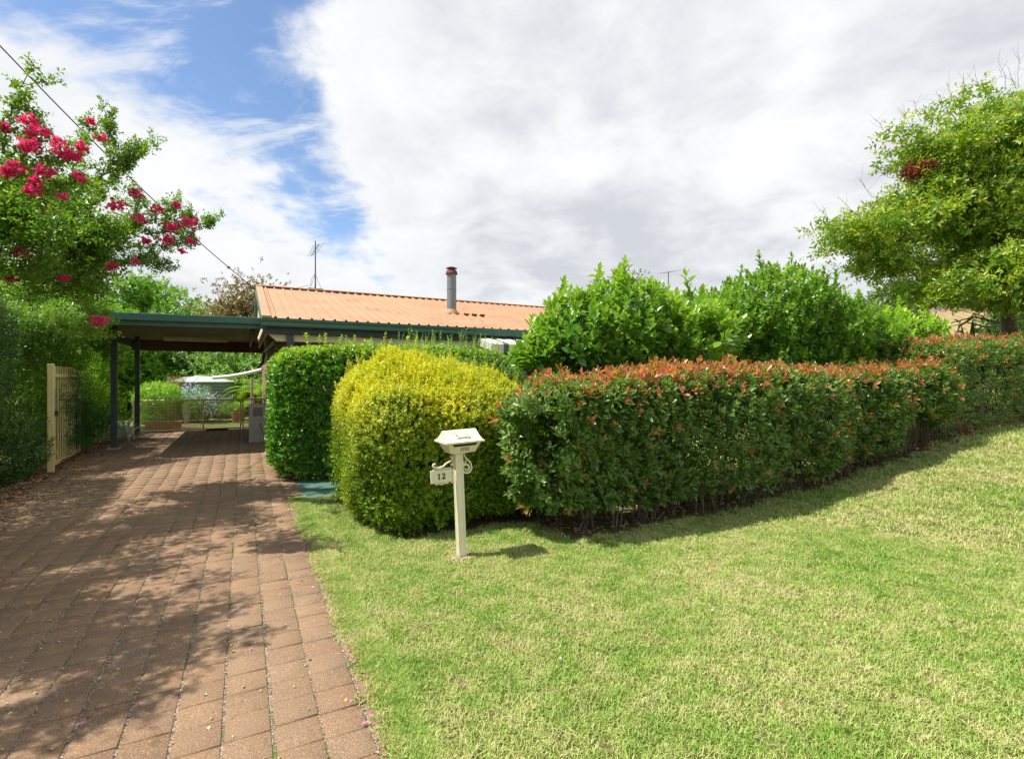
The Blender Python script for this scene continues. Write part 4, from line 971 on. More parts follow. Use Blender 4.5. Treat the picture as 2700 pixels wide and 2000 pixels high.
# upright new shoots
npk = 260; qi = rg.choice(np.where(hz > .75)[0], npk); sp_p, sp_a, sp_y = [], [], []
for i in qi:
    n_ = rg.integers(3, 7); base = p[i]; d = np.array([rg.normal(0, .2), rg.normal(0, .2), 1]); ext = rg.uniform(.6, 1.5)
    for k in range(n_): sp_p.append(base + d * .035 * k * ext); sp_a.append(d + rg.normal(0, .12, 3)); sp_y.append(rg.uniform(.6, 1))
scatter('upright_shoots', go, np.array(sp_p) - b, np.array(sp_a), rg.uniform(.7, 1.1, len(sp_p)), G['golden'], young=np.array(sp_y), parent=gb, rng=rg, kind='stuff')
T = p[rg.choice(len(p), 160)] - b; T = T * .82
pol = grow([(np.array([0.05 * k, 0, .1 * k]), .03) for k in range(3)], T, .03, .004, rng=rg, bias=.5); wood('stems', pol, M['stem'], gb, 5)

# ---- green clipped hedge beside the drive
rg = R8(51)
hd = [spray(rg, 6, .072, .042, .05, .5, 1.4, seg=4, jit=.35) for _ in range(6)]
gh = empty('green_hedge', SWZ(2.4, 9.3, 0), label='tall square clipped glossy green hedge beside the driveway', cat='hedge'); b = np.array(gh.location)
q, p, nm = hedge_points(15500, .40, 4.6, 8.5, 10.3, .03, 2.09, 7, rg, depth=.06, bulge=.05)
ax = nm * .9 + rg.normal(0, .4, (len(p), 3)) + np.array([0, 0, .25]); yg = np.clip((q[:, 2] - 1.7) / .4, 0, 1) * rg.uniform(.1, .7, len(p)) + (rg.random(len(p)) < .06) * .6
sc = rg.uniform(.75, 1.25, len(p)); idx = seen_first(p, nm, 300); ms_ = np.zeros(len(p), bool); ms_[idx] = True
pieces('leaf_spray', [hd], p[idx] - b, ax[idx], sc[idx], [G['hedge']], gh, rg)
scatter('foliage', hd, p[~ms_] - b, ax[~ms_], sc[~ms_], G['hedge'], young=yg[~ms_], parent=gh, rng=rg, kind='stuff')
pol = []
for i in range(26):
    s = .9 + 3.4 * i / 26; pts = [np.array(SWZ(s + .1 * rg.normal(), 9.4 + .15 * rg.normal() * j, 1.9 * j / 4)) - b for j in range(5)]; pol.append((pts, [.02 - .004 * j for j in range(5)]))
wood('stems', pol, M['stem'], gh, 5)
sp_p, sp_a = [], []
for i in range(14):
    s = rg.uniform(.9, 2.6); w = rg.uniform(8.9, 9.8); base = np.array(SWZ(s, w, 2.1)); d = np.array([rg.normal(0, .2), rg.normal(0, .2), 1])
    for k in range(rg.integers(2, 5)): sp_p.append(base + d * .06 * k); sp_a.append(d)
scatter('tall_shoots', hd, np.array(sp_p) - b, np.array(sp_a), rg.uniform(.6, 1, len(sp_p)), G['hedge'], young=np.full(len(sp_p), .7), parent=gh, rng=rg, kind='stuff')
# small leafed shrub behind the golden one
rg = R8(55); sm = [spray(rg, 10, .032, .019, .11, .5, 1.3, seg=1) for _ in range(6)]
ss = empty('small_leaf_shrub', SWZ(3.9, 8.9, 0), label='light green small leafed shrub with upright shoots between golden shrub and veranda', cat='shrub'); b = np.array(ss.location)
q, p, nm = hedge_points(6000, 2.7, 4.8, 8.3, 9.6, .1, 1.98, 3.5, rg, depth=.08, bulge=.12)
sp_p, sp_a = [], []
for i in range(95):
    s = rg.uniform(2.3, 4.5); w = rg.uniform(8.4, 9.5); base = np.array(SWZ(s, w, 1.98)); d = np.array([rg.normal(0, .12), rg.normal(0, .12), 1])
    for k in range(rg.integers(2, 7)): sp_p.append(base + d * .075 * k); sp_a.append(d + rg.normal(0, .1, 3))
p = np.vstack([p, sp_p]); ax = np.vstack([nm + np.array([0, 0, .6]) + rg.normal(0, .3, nm.shape), sp_a])
scatter('foliage', sm, p - b, ax, rg.uniform(.8, 1.2, len(p)), G['small'], young=rg.uniform(0, .5, len(p)), parent=ss, rng=rg, kind='stuff')
wood('stems', grow([(np.array([0, 0, .1 * k]), .03) for k in range(3)], (p - b)[rg.choice(len(p), 80)] * .9, .02, .004, rng=rg), M['stem'], ss, 5)

# ---- broad leafed shrubs behind the hedge
def bush(name, label, blobs, n, tpls, mat, seed, singles=0, tall=0, ysc=.4, group=None, sc=(.8, 1.2), depth=.16, lo=None):
    rg = R8(seed); c = np.mean([bl[0] for bl in blobs], axis=0); root = empty(name, (c[0], c[1], float(H(c[0], c[1]))), label=label, cat='shrub', group=group); b = np.array(root.location)
    P_, nm = blob_points(blobs, n, rg, .22)
    gz_ = H(P_[:, 0], P_[:, 1]); P_[:, 2] = np.maximum(P_[:, 2], gz_ + .05); P_ += nm * (pnoise(P_, 2.2) * .1)[:, None]
    ax = nm * .55 + np.array([0, 0, .9]) + rg.normal(0, .22, nm.shape); ax[:, 2] = np.abs(ax[:, 2]); s = rg.uniform(*sc, n)
    if tall:
        top = P_[rg.choice(np.where(nm[:, 2] > .35)[0], tall)]; e_p, e_a = [], []
        for t in top:
            d = np.array([rg.normal(0, .12), rg.normal(0, .12), 1]); L_ = rg.integers(1, 4)
            for k in range(L_): e_p.append(t + d * (.06 + .09 * k) * sc[1]); e_a.append(d)
        P_ = np.vstack([P_, e_p]); ax = np.vstack([ax, e_a]); nm = np.vstack([nm, np.array(e_a)]); s = np.concatenate([s, rg.uniform(*sc, len(e_p))])
    yg = np.clip(rg.normal(.15, .2, len(P_)) + ysc * np.clip(nm[:, 2], 0, 1), 0, 1); mk = np.zeros(len(P_), bool)
    if singles:
        idx = seen_first(P_, nm, singles); mk[idx] = True; pieces('leaf_spray', [tpls], P_[idx] - b, ax[idx], s[idx], [mat], root, rg)
    scatter('foliage', tpls, P_[~mk] - b, ax[~mk], s[~mk], mat, young=yg[~mk], parent=root, rng=rg, kind='stuff')
    T = (P_ - b)[rg.choice(len(P_), 110)]; T[:, :2] *= .88; T[:, 2] *= .95
    wood('stems', grow([(np.array([0.03 * k, 0, .12 * k]), .045) for k in range(4)], T, .045, .007, rng=rg, bias=.6), M['stem'], root, 5)
    return root
rg = R8(61)
bl_big = [spray(rg, 9, .155, .070, .13, .18, 1.15, seg=4, young_top=.5, fold=.35, curl=.25) for _ in range(6)]
bl_mid = [spray(rg, 9, .105, .060, .12, .25, 1.2, seg=1, young_top=.3) for _ in range(6)]
bush('broad_leaf_shrub', 'large leafed glossy green shrub rising behind the hedge beside the awning',
     [pblob(1640, 880, 7.3, 150, 120, .8), pblob(1515, 895, 7.2, 100, 105, .75), pblob(1780, 900, 7.5, 120, 90, .8), pblob(1425, 945, 7.0, 70, 54, .5), pblob(1850, 900, 7.9, 80, 75, .6), pblob(1620, 1120, 7.4, 210, 200, .8)],
     1950, bl_big, G['bigleaf'], 62, 300, 26, sc=(.8, 1.25))
bush('broad_leaf_shrub', 'tall dense mid green shrub with upright shoots behind the middle of the hedge',
     [pblob(2040, 830, 9.4, 150, 120, 1.1), pblob(1900, 870, 9.4, 110, 90, 1), pblob(2170, 870, 9.5, 110, 90, 1), pblob(2260, 900, 9.8, 90, 70, .8), pblob(2060, 1010, 9.4, 250, 150, 1)],
     5200, bl_mid, G['bigleaf'], 63, 0, 70, ysc=.15, sc=(.85, 1.2))
bush('broad_leaf_shrub', 'low bright glossy shrub at the far right end of the shrubs, before the yellow roof',
     [pblob(2380, 890, 11.2, 75, 60, .8), pblob(2310, 900, 11.0, 70, 60, .8), pblob(2440, 930, 11.4, 50, 40, .6), pblob(2380, 960, 11.2, 90, 50, .8)],
     800, bl_big, G['bright'], 64, 0, 8, sc=(.8, 1.1))

# ---- left boundary: dark creeper, paler shrubs near the carport
rg = R8(71); ck = [spray(rg, 8, .048, .024, .10, .5, 1.5, seg=1) for _ in range(6)]
cr_ = empty('creeper_hedge', SWZ(-3.7, 8, 0), label='tall dark green creeper covered hedge along the left edge of the driveway', cat='hedge'); b = np.array(cr_.location)
q, p, nm = hedge_points(26000, -4.9, -3.0, 3.2, 10.8, .02, 2.75, 5, rg, depth=.10, bulge=.22, bf=1.6)
keep = pnoise(p, 4, 1) < .7; p, q, nm = p[keep], q[keep], nm[keep]; ax = nm * .7 + rg.normal(0, .5, nm.shape) + np.array([0, 0, .1])
scatter('foliage', ck, p - b, ax, rg.uniform(.8, 1.3, len(p)), G['dark'], young=np.clip(rg.normal(.1, .25, len(p)), 0, 1), parent=cr_, rng=rg, kind='stuff')
pol = []
for i in range(50):
    s, w = rg.uniform(-4.3, -3.4), rg.uniform(3.5, 10.5); pts = [np.array(SWZ(s + .12 * rg.normal(), w + .15 * rg.normal(), 2.6 * j / 5)) - b for j in range(6)]; pol.append((pts, [.02 - .003 * j for j in range(6)]))
wood('stems', pol, M['stem'], cr_, 5)
# trailing creeper on the open gate
gv = empty('gate_creeper', ga, gang, label='thin dark creeper trailing over the open cream picket gate', cat='creeper')
sp_p, sp_a, pol = [], [], []
for i in range(30):
    x = gln * rg.uniform(.25, 1.0); z = rg.uniform(.25, 1.75); pts = [np.array([x, -.06, z])]; d = np.array([-1, 0, rg.normal(-.1, .4)])
    for k in range(rg.integers(4, 11)):
        pts.append(pts[-1] + d * .07 + np.array([0, rg.normal(0, .012), rg.normal(0, .025)])); d[2] += rg.normal(-.04, .15)
        if pts[-1][0] < 0: break
        for _ in range(3): sp_p.append(pts[-1] + rg.normal(0, .02, 3) + np.array([0, -.02, 0])); sp_a.append(np.array([rg.normal(0, .5), -.8, rg.normal(0, .5)]))
    pol.append((pts, [.004] * len(pts)))
for i in range(700):
    x = gln * (1 - abs(rg.normal(0, .17))); z = abs(rg.normal(.75, .42)); sp_p.append(np.array([max(.2, x), -.08 - abs(rg.normal(0, .05)), min(z, 1.8)])); sp_a.append(np.array([rg.normal(0, .5), -.9, rg.normal(0, .5)]))
scatter('foliage', ck, np.array(sp_p), np.array(sp_a), rg.uniform(.4, .7, len(sp_p)), G['dark'], parent=gv, rng=rg, kind='stuff'); wood('stems', pol, M['stem'], gv, 4)

rg = R8(75); md = [spray(rg, 8, .062, .032, .14, .4, 1.4, seg=1) for _ in range(6)]
bush('boundary_shrub', 'loose mid green shrub arching over the picket gate', [(SWZ(-3.75, 12.0, 1.2), (.75, 1.4, 1.15), 1), (SWZ(-3.5, 11.4, 2.2), (.6, .8, .55), 1), (SWZ(-3.35, 13.0, 2.0), (.6, .8, .6), 1), (SWZ(-4.1, 12.6, 2.7), (.8, 1.3, .8), 1), pblob(185, 868, 9.2, 62, 44, .5), pblob(120, 880, 8.8, 60, 60, .5), pblob(235, 905, 9.8, 35, 30, .4)], 7600, md, G['boug'], 76, 0, 40, ysc=.3)
bush('boundary_shrub', 'bright green shrub between the picket gate and the carport post', [(SWZ(-3.35, 14.2, .9), (.6, .8, .95), 1), (SWZ(-3.5, 15.3, 1.2), (.7, .9, 1.2), 1), (SWZ(-3.2, 15.4, .6), (.5, .8, .6), 1), (SWZ(-4.1, 14.4, 3.0), (.8, 1.8, 1.0), 1)], 6500, md, G['bright'], 77, 0, 20, ysc=.5, sc=(.8, 1.1))
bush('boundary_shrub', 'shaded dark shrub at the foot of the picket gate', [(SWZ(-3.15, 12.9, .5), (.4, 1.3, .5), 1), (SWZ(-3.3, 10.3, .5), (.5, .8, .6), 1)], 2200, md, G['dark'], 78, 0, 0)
# silvery strap leafed plant
def strap_plant(name, label, base, n, L0, W0_, mat, seed, cat='plant', up=1.0, group=None, arch=.9):
    rg = R8(seed); root = empty(name, base, label=label, cat=cat, group=group)
    for i in range(n):
        a = rg.uniform(0, 6.28); tl = rg.uniform(.15, 1.15) * (2 - up); ln = L0 * rg.uniform(.65, 1.1); w_ = W0_ * rg.uniform(.8, 1.1); pts = []; el = math.pi / 2 - tl; p0 = np.array([.03 * math.cos(a), .03 * math.sin(a), 0.02])
        for k in range(7):
            pts.append(p0.copy()); p0 = p0 + np.array([math.cos(a) * math.cos(el), math.sin(a) * math.cos(el), math.sin(el)]) * ln / 6; el -= arch * rg.uniform(.15, .4)
        V = []; F = []
        sd_ = np.array([-math.sin(a), math.cos(a), 0])
        for k, pt in enumerate(pts):
            ww = w_ / 2 * [.75, .95, 1, .9, .72, .42, .05][k]; V += [pt - sd_ * ww + [0, 0, .25 * ww], pt, pt + sd_ * ww + [0, 0, .25 * ww]]
        for k in range(6):
            q_ = 3 * k; F += [(q_, q_ + 1, q_ + 4), (q_, q_ + 4, q_ + 3), (q_ + 1, q_ + 2, q_ + 5), (q_ + 1, q_ + 5, q_ + 4)]
        me = mesh_tris('leaf', np.array(V), np.array(F), mat, {'tone': np.full(len(V), rg.random()), 'young': np.zeros(len(V))}, smooth=True); link('leaf', me, root)
    return root
strap_plant('strap_leaf_plant', 'silvery green strap leafed plant at the foot of the far carport post', SWZ(-2.5, 15.3, 0.02), 34, .85, .055, G['pale'], 81)
x_, y_, _ = P(2560, 900, 11.6); strap_plant('agave', 'dark sword leafed plant at the left foot of the right hand tree', (x_, y_, 1.35), 30, 1.5, .17, G['sword'], 82, up=1.35, arch=.12, group='dark sword leafed plants under the right hand tree')
x_, y_, _ = P(2650, 900, 11.4); strap_plant('agave', 'dark sword leafed plant in front of the trunk of the right hand tree', (x_, y_, 1.35), 30, 1.5, .17, G['sword'], 83, up=1.35, arch=.12, group='dark sword leafed plants under the right hand tree')
x_, y_, _ = P(2480, 900, 12.2); strap_plant('agave', 'smallest dark sword leafed plant, below the eave of the yellow roof', (x_, y_, 1.3), 18, 1.1, .14, G['sword'], 84, up=1.35, arch=.12, group='dark sword leafed plants under the right hand tree')

# ---- bougainvillea
rg = R8(91); bg_l = [spray(rg, 6, .058, .036, .09, .5, 1.5, seg=1, young_top=.3) for _ in range(6)]
bo_base = SWZ(-4.3, 7.6, 0); bo_base = (-7.2, 5.4, 0.0)
targ = [pblob(130, 600, 6.6, 150, 90, 1.1, 1.2), pblob(20, 520, 5.8, 120, 100, 1.0, .9), pblob(250, 610, 6.9, 110, 60, .8, .9), pblob(370, 625, 7.0, 80, 34, .4, .6), pblob(90, 720, 6.5, 150, 60, 1.0, .9), pblob(220, 690, 6.8, 80, 40, .6, .5), pblob(85, 500, 4.7, 80, 45, .5, .5), pblob(30, 410, 4.4, 55, 30, .35, .25), pblob(110, 590, 5.1, 110, 50, .5, .5), ((-4.05, 2.85, 3.4), (.55, .7, .3), .6), pblob(-150, 560, 5.2, 220, 200, 1.3),
        ((-5.2, 3.0, 3.2), (1.3, 1.3, .7), 1.2), ((-4.6, 2.7, 3.4), (.8, 1.1, .45), .8), ((-3.95, 2.1, 3.3), (.6, .9, .3), .6), ((-4.6, 1.1, 3.2), (.9, .7, .4), .5), ((-6.4, 3.6, 3.0), (1.3, 1.3, .9), .9), ((-5.6, 1.6, 3.1), (1.3, .9, .6), .7), ((-5.9, 4.6, 3.2), (1.4, 1.3, .8), 1.5)]
root, T, br = make_tree('bougainvillea', 'bougainvillea tree with pink red bracts overhanging the driveway from the left', 'tree', bo_base,
    [(-7.2, 5.4, -.05), (-7.1, 5.35, .6), (-6.9, 5.2, 1.3), (-6.6, 5.1, 1.9), (-6.2, 5.0, 2.4)], [.13, .11, .10, .09, .08], targ, 430, 20500, bg_l, G['boug'], rg,
    cl=(.10, .10, .075), surf=.6, updir=.35, r1=.006, bark='bark_grey', yfn=lambda p, o: np.clip(RNG.normal(.1, .2, len(p)), 0, 1), scale=(.75, 1.15))
b = np.array(bo_base)
# long arching canes that leave the crown: (points as px, py, distance)
canes = [[(120, 560, 6.4), (230, 500, 6.3), (310, 470, 6.3), (345, 430, 6.3), (369, 385, 6.2)],
         [(180, 480, 6.2), (215, 400, 6.1), (238, 310, 6.0)], [(260, 470, 6.2), (310, 420, 6.2), (290, 345, 6.1), (280, 325, 6.1)],
         [(300, 430, 6.2), (340, 420, 6.2), (375, 385, 6.1)], [(0, 400, 4.4), (25, 290, 4.4), (60, 222, 4.4)],
         [(250, 640, 6.9), (330, 600, 6.9), (400, 580, 6.9), (440, 545, 6.9)], [(350, 600, 6.9), (362, 540, 6.9), (357, 505, 6.8)],
         [(380, 620, 7.0), (450, 610, 7.0), (500, 590, 7.0), (550, 595, 7.0), (556, 580, 7.0)], [(430, 600, 7.0), (455, 560, 7.0), (466, 540, 7.0)], [(480, 600, 7.0), (500, 570, 7.0), (497, 575, 7.0)],
         [(330, 650, 7.0), (430, 650, 7.0), (490, 640, 7.0), (510, 630, 7.0)], [(300, 700, 7.0), (370, 690, 7.0), (420, 705, 7.0)], [(330, 690, 7.0), (400, 680, 7.0), (455, 700, 7.0)],
         [(150, 560, 6.5), (235, 560, 6.5), (262, 520, 6.5), (266, 495, 6.5)], [(60, 430, 4.5), (100, 360, 4.5), (80, 305, 4.5)], [(40, 470, 4.5), (120, 430, 4.4), (190, 400, 4.4)], [(60, 520, 4.6), (140, 500, 4.6), (215, 470, 4.6)],
         [(200, 780, 6.6), (250, 820, 6.4), (290, 850, 6.3)], [(160, 860, 6.6), (220, 870, 6.5), (270, 880, 6.4)]]
pol, sp_p, sp_a, sp_s, sp_y = [], [], [], [], []
for cpts in canes:
    pts = [np.array(P(*q)) - b for q in cpts]; dense = []
    for i in range(len(pts) - 1):
        for t in np.linspace(0, 1, 9)[:-1]: dense.append(pts[i] + (pts[i + 1] - pts[i]) * t + rg.normal(0, .012, 3))
    dense.append(pts[-1]); m = len(dense); pol.append((dense, [.012 - .009 * i / m for i in range(m)]))
    for i, d in enumerate(dense):
        for _ in range(5):
            sp_p.append(d + rg.normal(0, .035, 3)); sp_a.append(rg.normal(0, .6, 3) + np.array([0, 0, .5])); sp_s.append(rg.uniform(.55, .95)); sp_y.append(rg.uniform(0, .5))
        if i > m * .2 and rg.random() < .25:   # side twigs
            e = d + rg.normal(0, .12, 3) + np.array([0, 0, .08]); pol.append(([d, (d + e) / 2, e], [.004, .003, .002]))
            for t in (.4, .6, .8, 1):
                for _ in range(4): sp_p.append(d + (e - d) * t + rg.normal(0, .02, 3)); sp_a.append(rg.normal(0, .6, 3) + np.array([0, 0, .5])); sp_s.append(rg.uniform(.5, .8)); sp_y.append(rg.uniform(0, .5))
wood('canes', pol, M['bark_grey'], root, 5, kind='stuff')
scatter('cane_leaves', bg_l, np.array(sp_p), np.array(sp_a), np.array(sp_s), G['boug'], young=np.array(sp_y), parent=root, rng=rg, kind='stuff')
brt = [spray(rg, 12, .030, .024, .02, .1, 1.5, seg=1, jit=.5) for _ in range(5)]
fl_px = [(75, 318, 5.7, 2.2), (95, 345, 5.7, 2.6), (85, 385, 5.7, 3.2), (165, 400, 6.0, 3.6), (195, 412, 6.0, 1.6), (120, 450, 5.8, 2.4), (15, 452, 5.4, 2.8), (45, 440, 5.5, 2.6), (92, 478, 5.8, 1.4), (88, 503, 5.8, 2.2), (130, 555, 6.2, 1.8), (150, 375, 6.0, 1.3),
         (305, 538, 6.7, 2.6), (360, 510, 6.8, 1.9), (368, 575, 6.8, 2.2), (413, 551, 6.8, 1.5), (449, 596, 6.9, 2.0), (498, 586, 6.9, 2.6), (440, 632, 6.9, 2.2), (503, 638, 6.9, 1.2), (466, 543, 6.9, .9), (55, 672, 6.2, 2.4), (265, 845, 6.3, 2.0), (295, 702, 7.0, 1.8), (170, 735, 6.6, 1.4),
         (385, 635, 6.9, 1.2), (210, 468, 6.2, 1.2), (165, 518, 6.2, 1.0), (240, 320, 6.0, .8), (265, 362, 6.1, 1.4), (215, 388, 6.1, 1.2), (480, 663, 7, .8), (357, 688, 7, .8), (30, 736, 6.2, 1.2), (10, 335, 5.4, 1.5)]
for (px, py, Y, s) in fl_px:
    near_ = px < 220 and py < 520
    Y = 4.35 if near_ else Y * .93
    s *= .45 if near_ else .68
    fc = empty('flower_cluster', np.array(P(px, py, Y)) - b); fc.parent = root
    n_ = int(8 + 20 * s); pp = np.clip(rg.normal(0, 1, (n_, 3)), -1.6, 1.6) * np.array([.026, .026, .017]) * s; pa = pp / .03 + rg.normal(0, .5, (n_, 3)) + [0, 0, .4]
    scatter('bracts', brt, pp, pa, rg.uniform(.7, 1.15, n_), G['bract'], young=np.clip(rg.normal(.05, .15, n_), 0, 1), parent=fc, rng=rg, kind='stuff')

# ---- right hand tree
rg = R8(101); tl_ = [spray(rg, 9, .145, .066, .28, .6, 1.45, seg=1, young_top=.4, jit=.3) for _ in range(6)]
tb = P(2668, 1000, 12.8); tb = (tb[0], tb[1], .75)
D_ = 12.2
blobs = [pblob(2620, 400, D_, 130, 110, 1.6), pblob(2700, 330, D_, 110, 90, 1.6), pblob(2480, 390, D_ - .4, 130, 42, 1.0, .8), pblob(2390, 350, D_ - .6, 55, 22, .6, .5), pblob(2600, 560, D_, 150, 110, 1.7), pblob(2400, 570, D_ - .4, 130, 62, 1.2), pblob(2270, 600, D_ - .6, 95, 40, .8, .8), pblob(2215, 590, D_ - .8, 45, 20, .5, .4), pblob(2330, 665, D_, 130, 45, 1.0),
         pblob(2500, 500, D_, 120, 60, 1.3), pblob(2640, 690, D_ - .3, 110, 90, 1.4), pblob(2480, 755, D_ - .6, 130, 34, 1.0), pblob(2385, 795, D_ - .8, 60, 22, .5, .5), pblob(2640, 782, D_ - .6, 90, 28, 1.0), pblob(2800, 560, D_, 150, 260, 2.0), pblob(2560, 290, D_ - .2, 80, 32, .8, .5), pblob(2520, 680, D_ + .6, 120, 60, 1.2, .7)]
tr = [(tb[0] + .35, tb[1], tb[2] - .1), (tb[0] + .18, tb[1], 1.9), (tb[0] - .16, tb[1] - .1, 2.8), (tb[0] - .3, tb[1] - .2, 3.8), (tb[0] - .2, tb[1] - .2, 4.8), (tb[0] - .1, tb[1] - .3, 5.8)]
rtree, T, br = make_tree('shade_tree', 'spreading green shade tree with layered drooping branches at the right edge', 'tree', tb, tr, [.21, .18, .16, .13, .10, .08], blobs, 350, 14000, tl_, G['tree'], rg,
    cl=(.27, .25, .05), surf=.5, updir=-.12, r1=.01, bias=.4, yfn=lambda p, o: np.clip(RNG.normal(.12, .22, len(p)) + .3 * (o[:, 2] > .05), 0, 1), droop=.45, scale=(.7, 1.1))
b = np.array(tb); pol = []
for (px, py, dx, dy) in [(2330, 345, -30, -40), (2400, 330, -40, -60), (2430, 320, -25, -70), (2520, 275, -30, -70), (2545, 270, -5, -90), (2590, 260, -25, -80), (2610, 255, 20, -70), (2650, 240, -20, -90), (2685, 230, 5, -100), (2680, 235, -25, -70), (2360, 470, -40, -20), (2250, 560, -50, -50), (2300, 520, -40, -60), (2210, 590, -55, -25), (2190, 600, -35, -60), (2290, 640, -40, 20), (2480, 310, 0, -70), (2380, 470, -60, -30)]:
    a = np.array(P(px, py, D_ - .3)) - b; e = np.array(P(px + dx, py + dy, D_ - .3)) - b; e = a + (e - a) * .8; pol.append(([a, (a + e) / 2 + rg.normal(0, .03, 3), e], [.005, .004, .0025]))
    for k in range(7):
        t = rg.uniform(.2, 1); s_ = a + (e - a) * t; f_ = s_ + (e - a) * .25 + rg.normal(0, .14, 3); pol.append(([s_, (s_ + f_) / 2 + rg.normal(0, .015, 3), f_], [.0025, .002, .0015]))
for pp_ in ([(2630, 850, 12.6), (2570, 835, 12.2), (2510, 850, 11.9), (2485, 880, 11.8)], [(2640, 860, 12.6), (2600, 862, 12.3), (2550, 850, 12.1), (2500, 862, 11.9)], [(2560, 840, 12.2), (2530, 860, 12.1), (2520, 885, 12.0)]):
    pol.append(([np.array(P(*q_)) - b for q_ in pp_], list(np.linspace(.03, .006, len(pp_)))))
wood('bare_twigs', pol, M['bark_grey'], rtree, 4, kind='stuff')
pp, _ = blob_points([pblob(2420, 447, D_ - .5, 38, 20, .35)], 150, rg, .5)
scatter('dead_leaves', [spray(rg, 7, .09, .035, .1, .8, 2.2, seg=1) for _ in range(3)], pp - b, rg.normal(0, .6, (150, 3)) + [0, 0, -.2], rg.uniform(.8, 1.2, 150), G['brown'], parent=rtree, rng=rg, kind='stuff')

# ---- background trees
rg = R8(111); bt = [spray(rg, 9, .20, .11, .24, .4, 1.5, seg=1) for _ in range(5)]
def bgtree(label, px, py, Y, rx, rz, n, mat, seed, sc=(.8, 1.3), cl=(.55, .55, .35), extra=(), ncl=90, name='garden_tree', group='trees behind the carport and house', tp=bt, surf=.35):
    rg = R8(seed); c = P(px, py, Y); g = float(H(c[0], c[1])); base = (c[0], c[1], g); k = Y / 1366
    bl = [pblob(px, py, Y, rx, rz, rx * k)] + [pblob(*e) for e in extra]
    z = max(c[2] - rz * k * .5, 1.0)
    return make_tree(name, label, 'tree', base, [(c[0], c[1], g - .1), (c[0] + .1, c[1], g + (z - g) * .5), (c[0], c[1], z)], [.05 * k * rx * .3 + .08, .16, .12], bl, ncl, n, tp, mat, rg, cl=cl, group=group, surf=surf, r1=.02, scale=sc, yfn=lambda p, o: np.clip(RNG.normal(.15, .2, len(p)), 0, 1))
bgtree('broad domed green tree rising above the carport roof', 395, 850, 30, 150, 95, 9000, G['bg'], 112, extra=[(290, 880, 30, 90, 80), (490, 900, 29, 70, 60), (400, 960, 30, 170, 80)])
bgtree('loose olive brown tree behind the left end of the house roof', 645, 800, 27, 62, 58, 2600, G['olive'], 113, sc=(.5, .9), extra=[(690, 850, 27, 50, 50), (600, 850, 27, 45, 40), (640, 900, 27, 60, 60)], ncl=70)
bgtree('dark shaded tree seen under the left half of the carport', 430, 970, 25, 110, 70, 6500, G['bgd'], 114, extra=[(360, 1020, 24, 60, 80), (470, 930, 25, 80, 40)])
bgtree('pale green shrubby tree seen under the right half of the carport', 640, 970, 24, 85, 75, 5200, G['small'], 115, sc=(.6, 1.0), extra=[(590, 930, 25, 70, 40), (690, 1010, 23, 60, 60)])
bgtree('mid green tree filling the gap left of the far carport post', 300, 960, 22, 90, 110, 6500, G['bg'], 116, extra=[(220, 900, 20, 80, 80), (330, 1040, 22, 60, 70)])
bgtree('tall tree behind the creeper hedge at the left edge', 60, 870, 14, 200, 130, 8000, G['bg'], 117, sc=(.5, .8), cl=(.3, .3, .2), ncl=150, extra=[(215, 850, 14.5, 55, 75), (180, 930, 14.5, 80, 80)])
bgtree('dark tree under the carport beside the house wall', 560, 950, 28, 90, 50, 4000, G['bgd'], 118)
bgtree('small grey green tree top behind the large leafed shrub', 1650, 790, 34, 34, 52, 1100, G['bgd'], 119, sc=(.5, .8), ncl=30)
bgtree('dark pointed tree top between the middle shrub and the right hand tree', 2305, 830, 40, 32, 60, 1300, G['bgd'], 120, sc=(.5, .9), ncl=30, extra=[(2260, 850, 40, 30, 40)])
bgtree('far tree behind the neighbouring house roof', 2620, 800, 45, 120, 60, 2600, G['bgd'], 121, ncl=50)
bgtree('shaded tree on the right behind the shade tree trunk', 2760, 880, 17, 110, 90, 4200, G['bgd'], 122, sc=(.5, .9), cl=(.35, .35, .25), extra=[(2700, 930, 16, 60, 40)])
# a far wood that closes the view
rg = R8(131); fw = []; 
for a in np.linspace(-75, 75, 60):
    r = rg.uniform(60, 90); t = math.radians(a + rg.normal(0, 1.5)); h = rg.uniform(1.6, 2.8)
    fw.append(((r * math.sin(t), r * math.cos(t), h * .6), (rg.uniform(3, 5), 3, h), 1))
pp, nn_ = blob_points(fw, 9000, rg, .2); pp[:, 2] = np.abs(pp[:, 2])
scatter('far_wood', bt, pp, nn_ + [0, 0, .4], rg.uniform(2.5, 4.5, 9000), G['bgd'], rng=rg, kind='stuff')

# ---- garden beyond the wire fence
rg = R8(141); gs = [spray(rg, 9, .055, .028, .12, .5, 1.4, seg=1) for _ in range(5)]
def gbush(label, px, py, Y, rx, rz, n, mat, seed, sc=(.8, 1.2), name='garden_shrub', ys=.3):
    k = Y / 1366; return bush(name, label, [pblob(px, py, Y, rx, rz, rx * k), pblob(px, min(py + rz, 1000 + 1366 * CAM_H / Y - 15), Y, rx * .9, rz * .8, rx * k)], n, gs, mat, seed, ysc=ys, sc=sc)
gbush('yellow green leafy shrub behind the left part of the wire fence', 430, 1055, 17.9, 60, 42, 2600, G['bright'], 142, sc=(1, 1.5))
gbush('bushy green shrub in front of the water tank', 520, 1080, 18.4, 50, 44, 2200, G['small'], 143, sc=(1, 1.5))
gbush('green shrub between the water tank and the palm', 600, 1090, 18.6, 40, 30, 1000, G['boug'], 144)
gbush('peach coloured shrub far beyond the water tanks', 520, 975, 30, 45, 28, 900, G['peach'], 145, sc=(1, 1.6))
gbush('yellowing shrub left of the water tank', 465, 1030, 19.5, 30, 40, 800, G['olive'], 146)
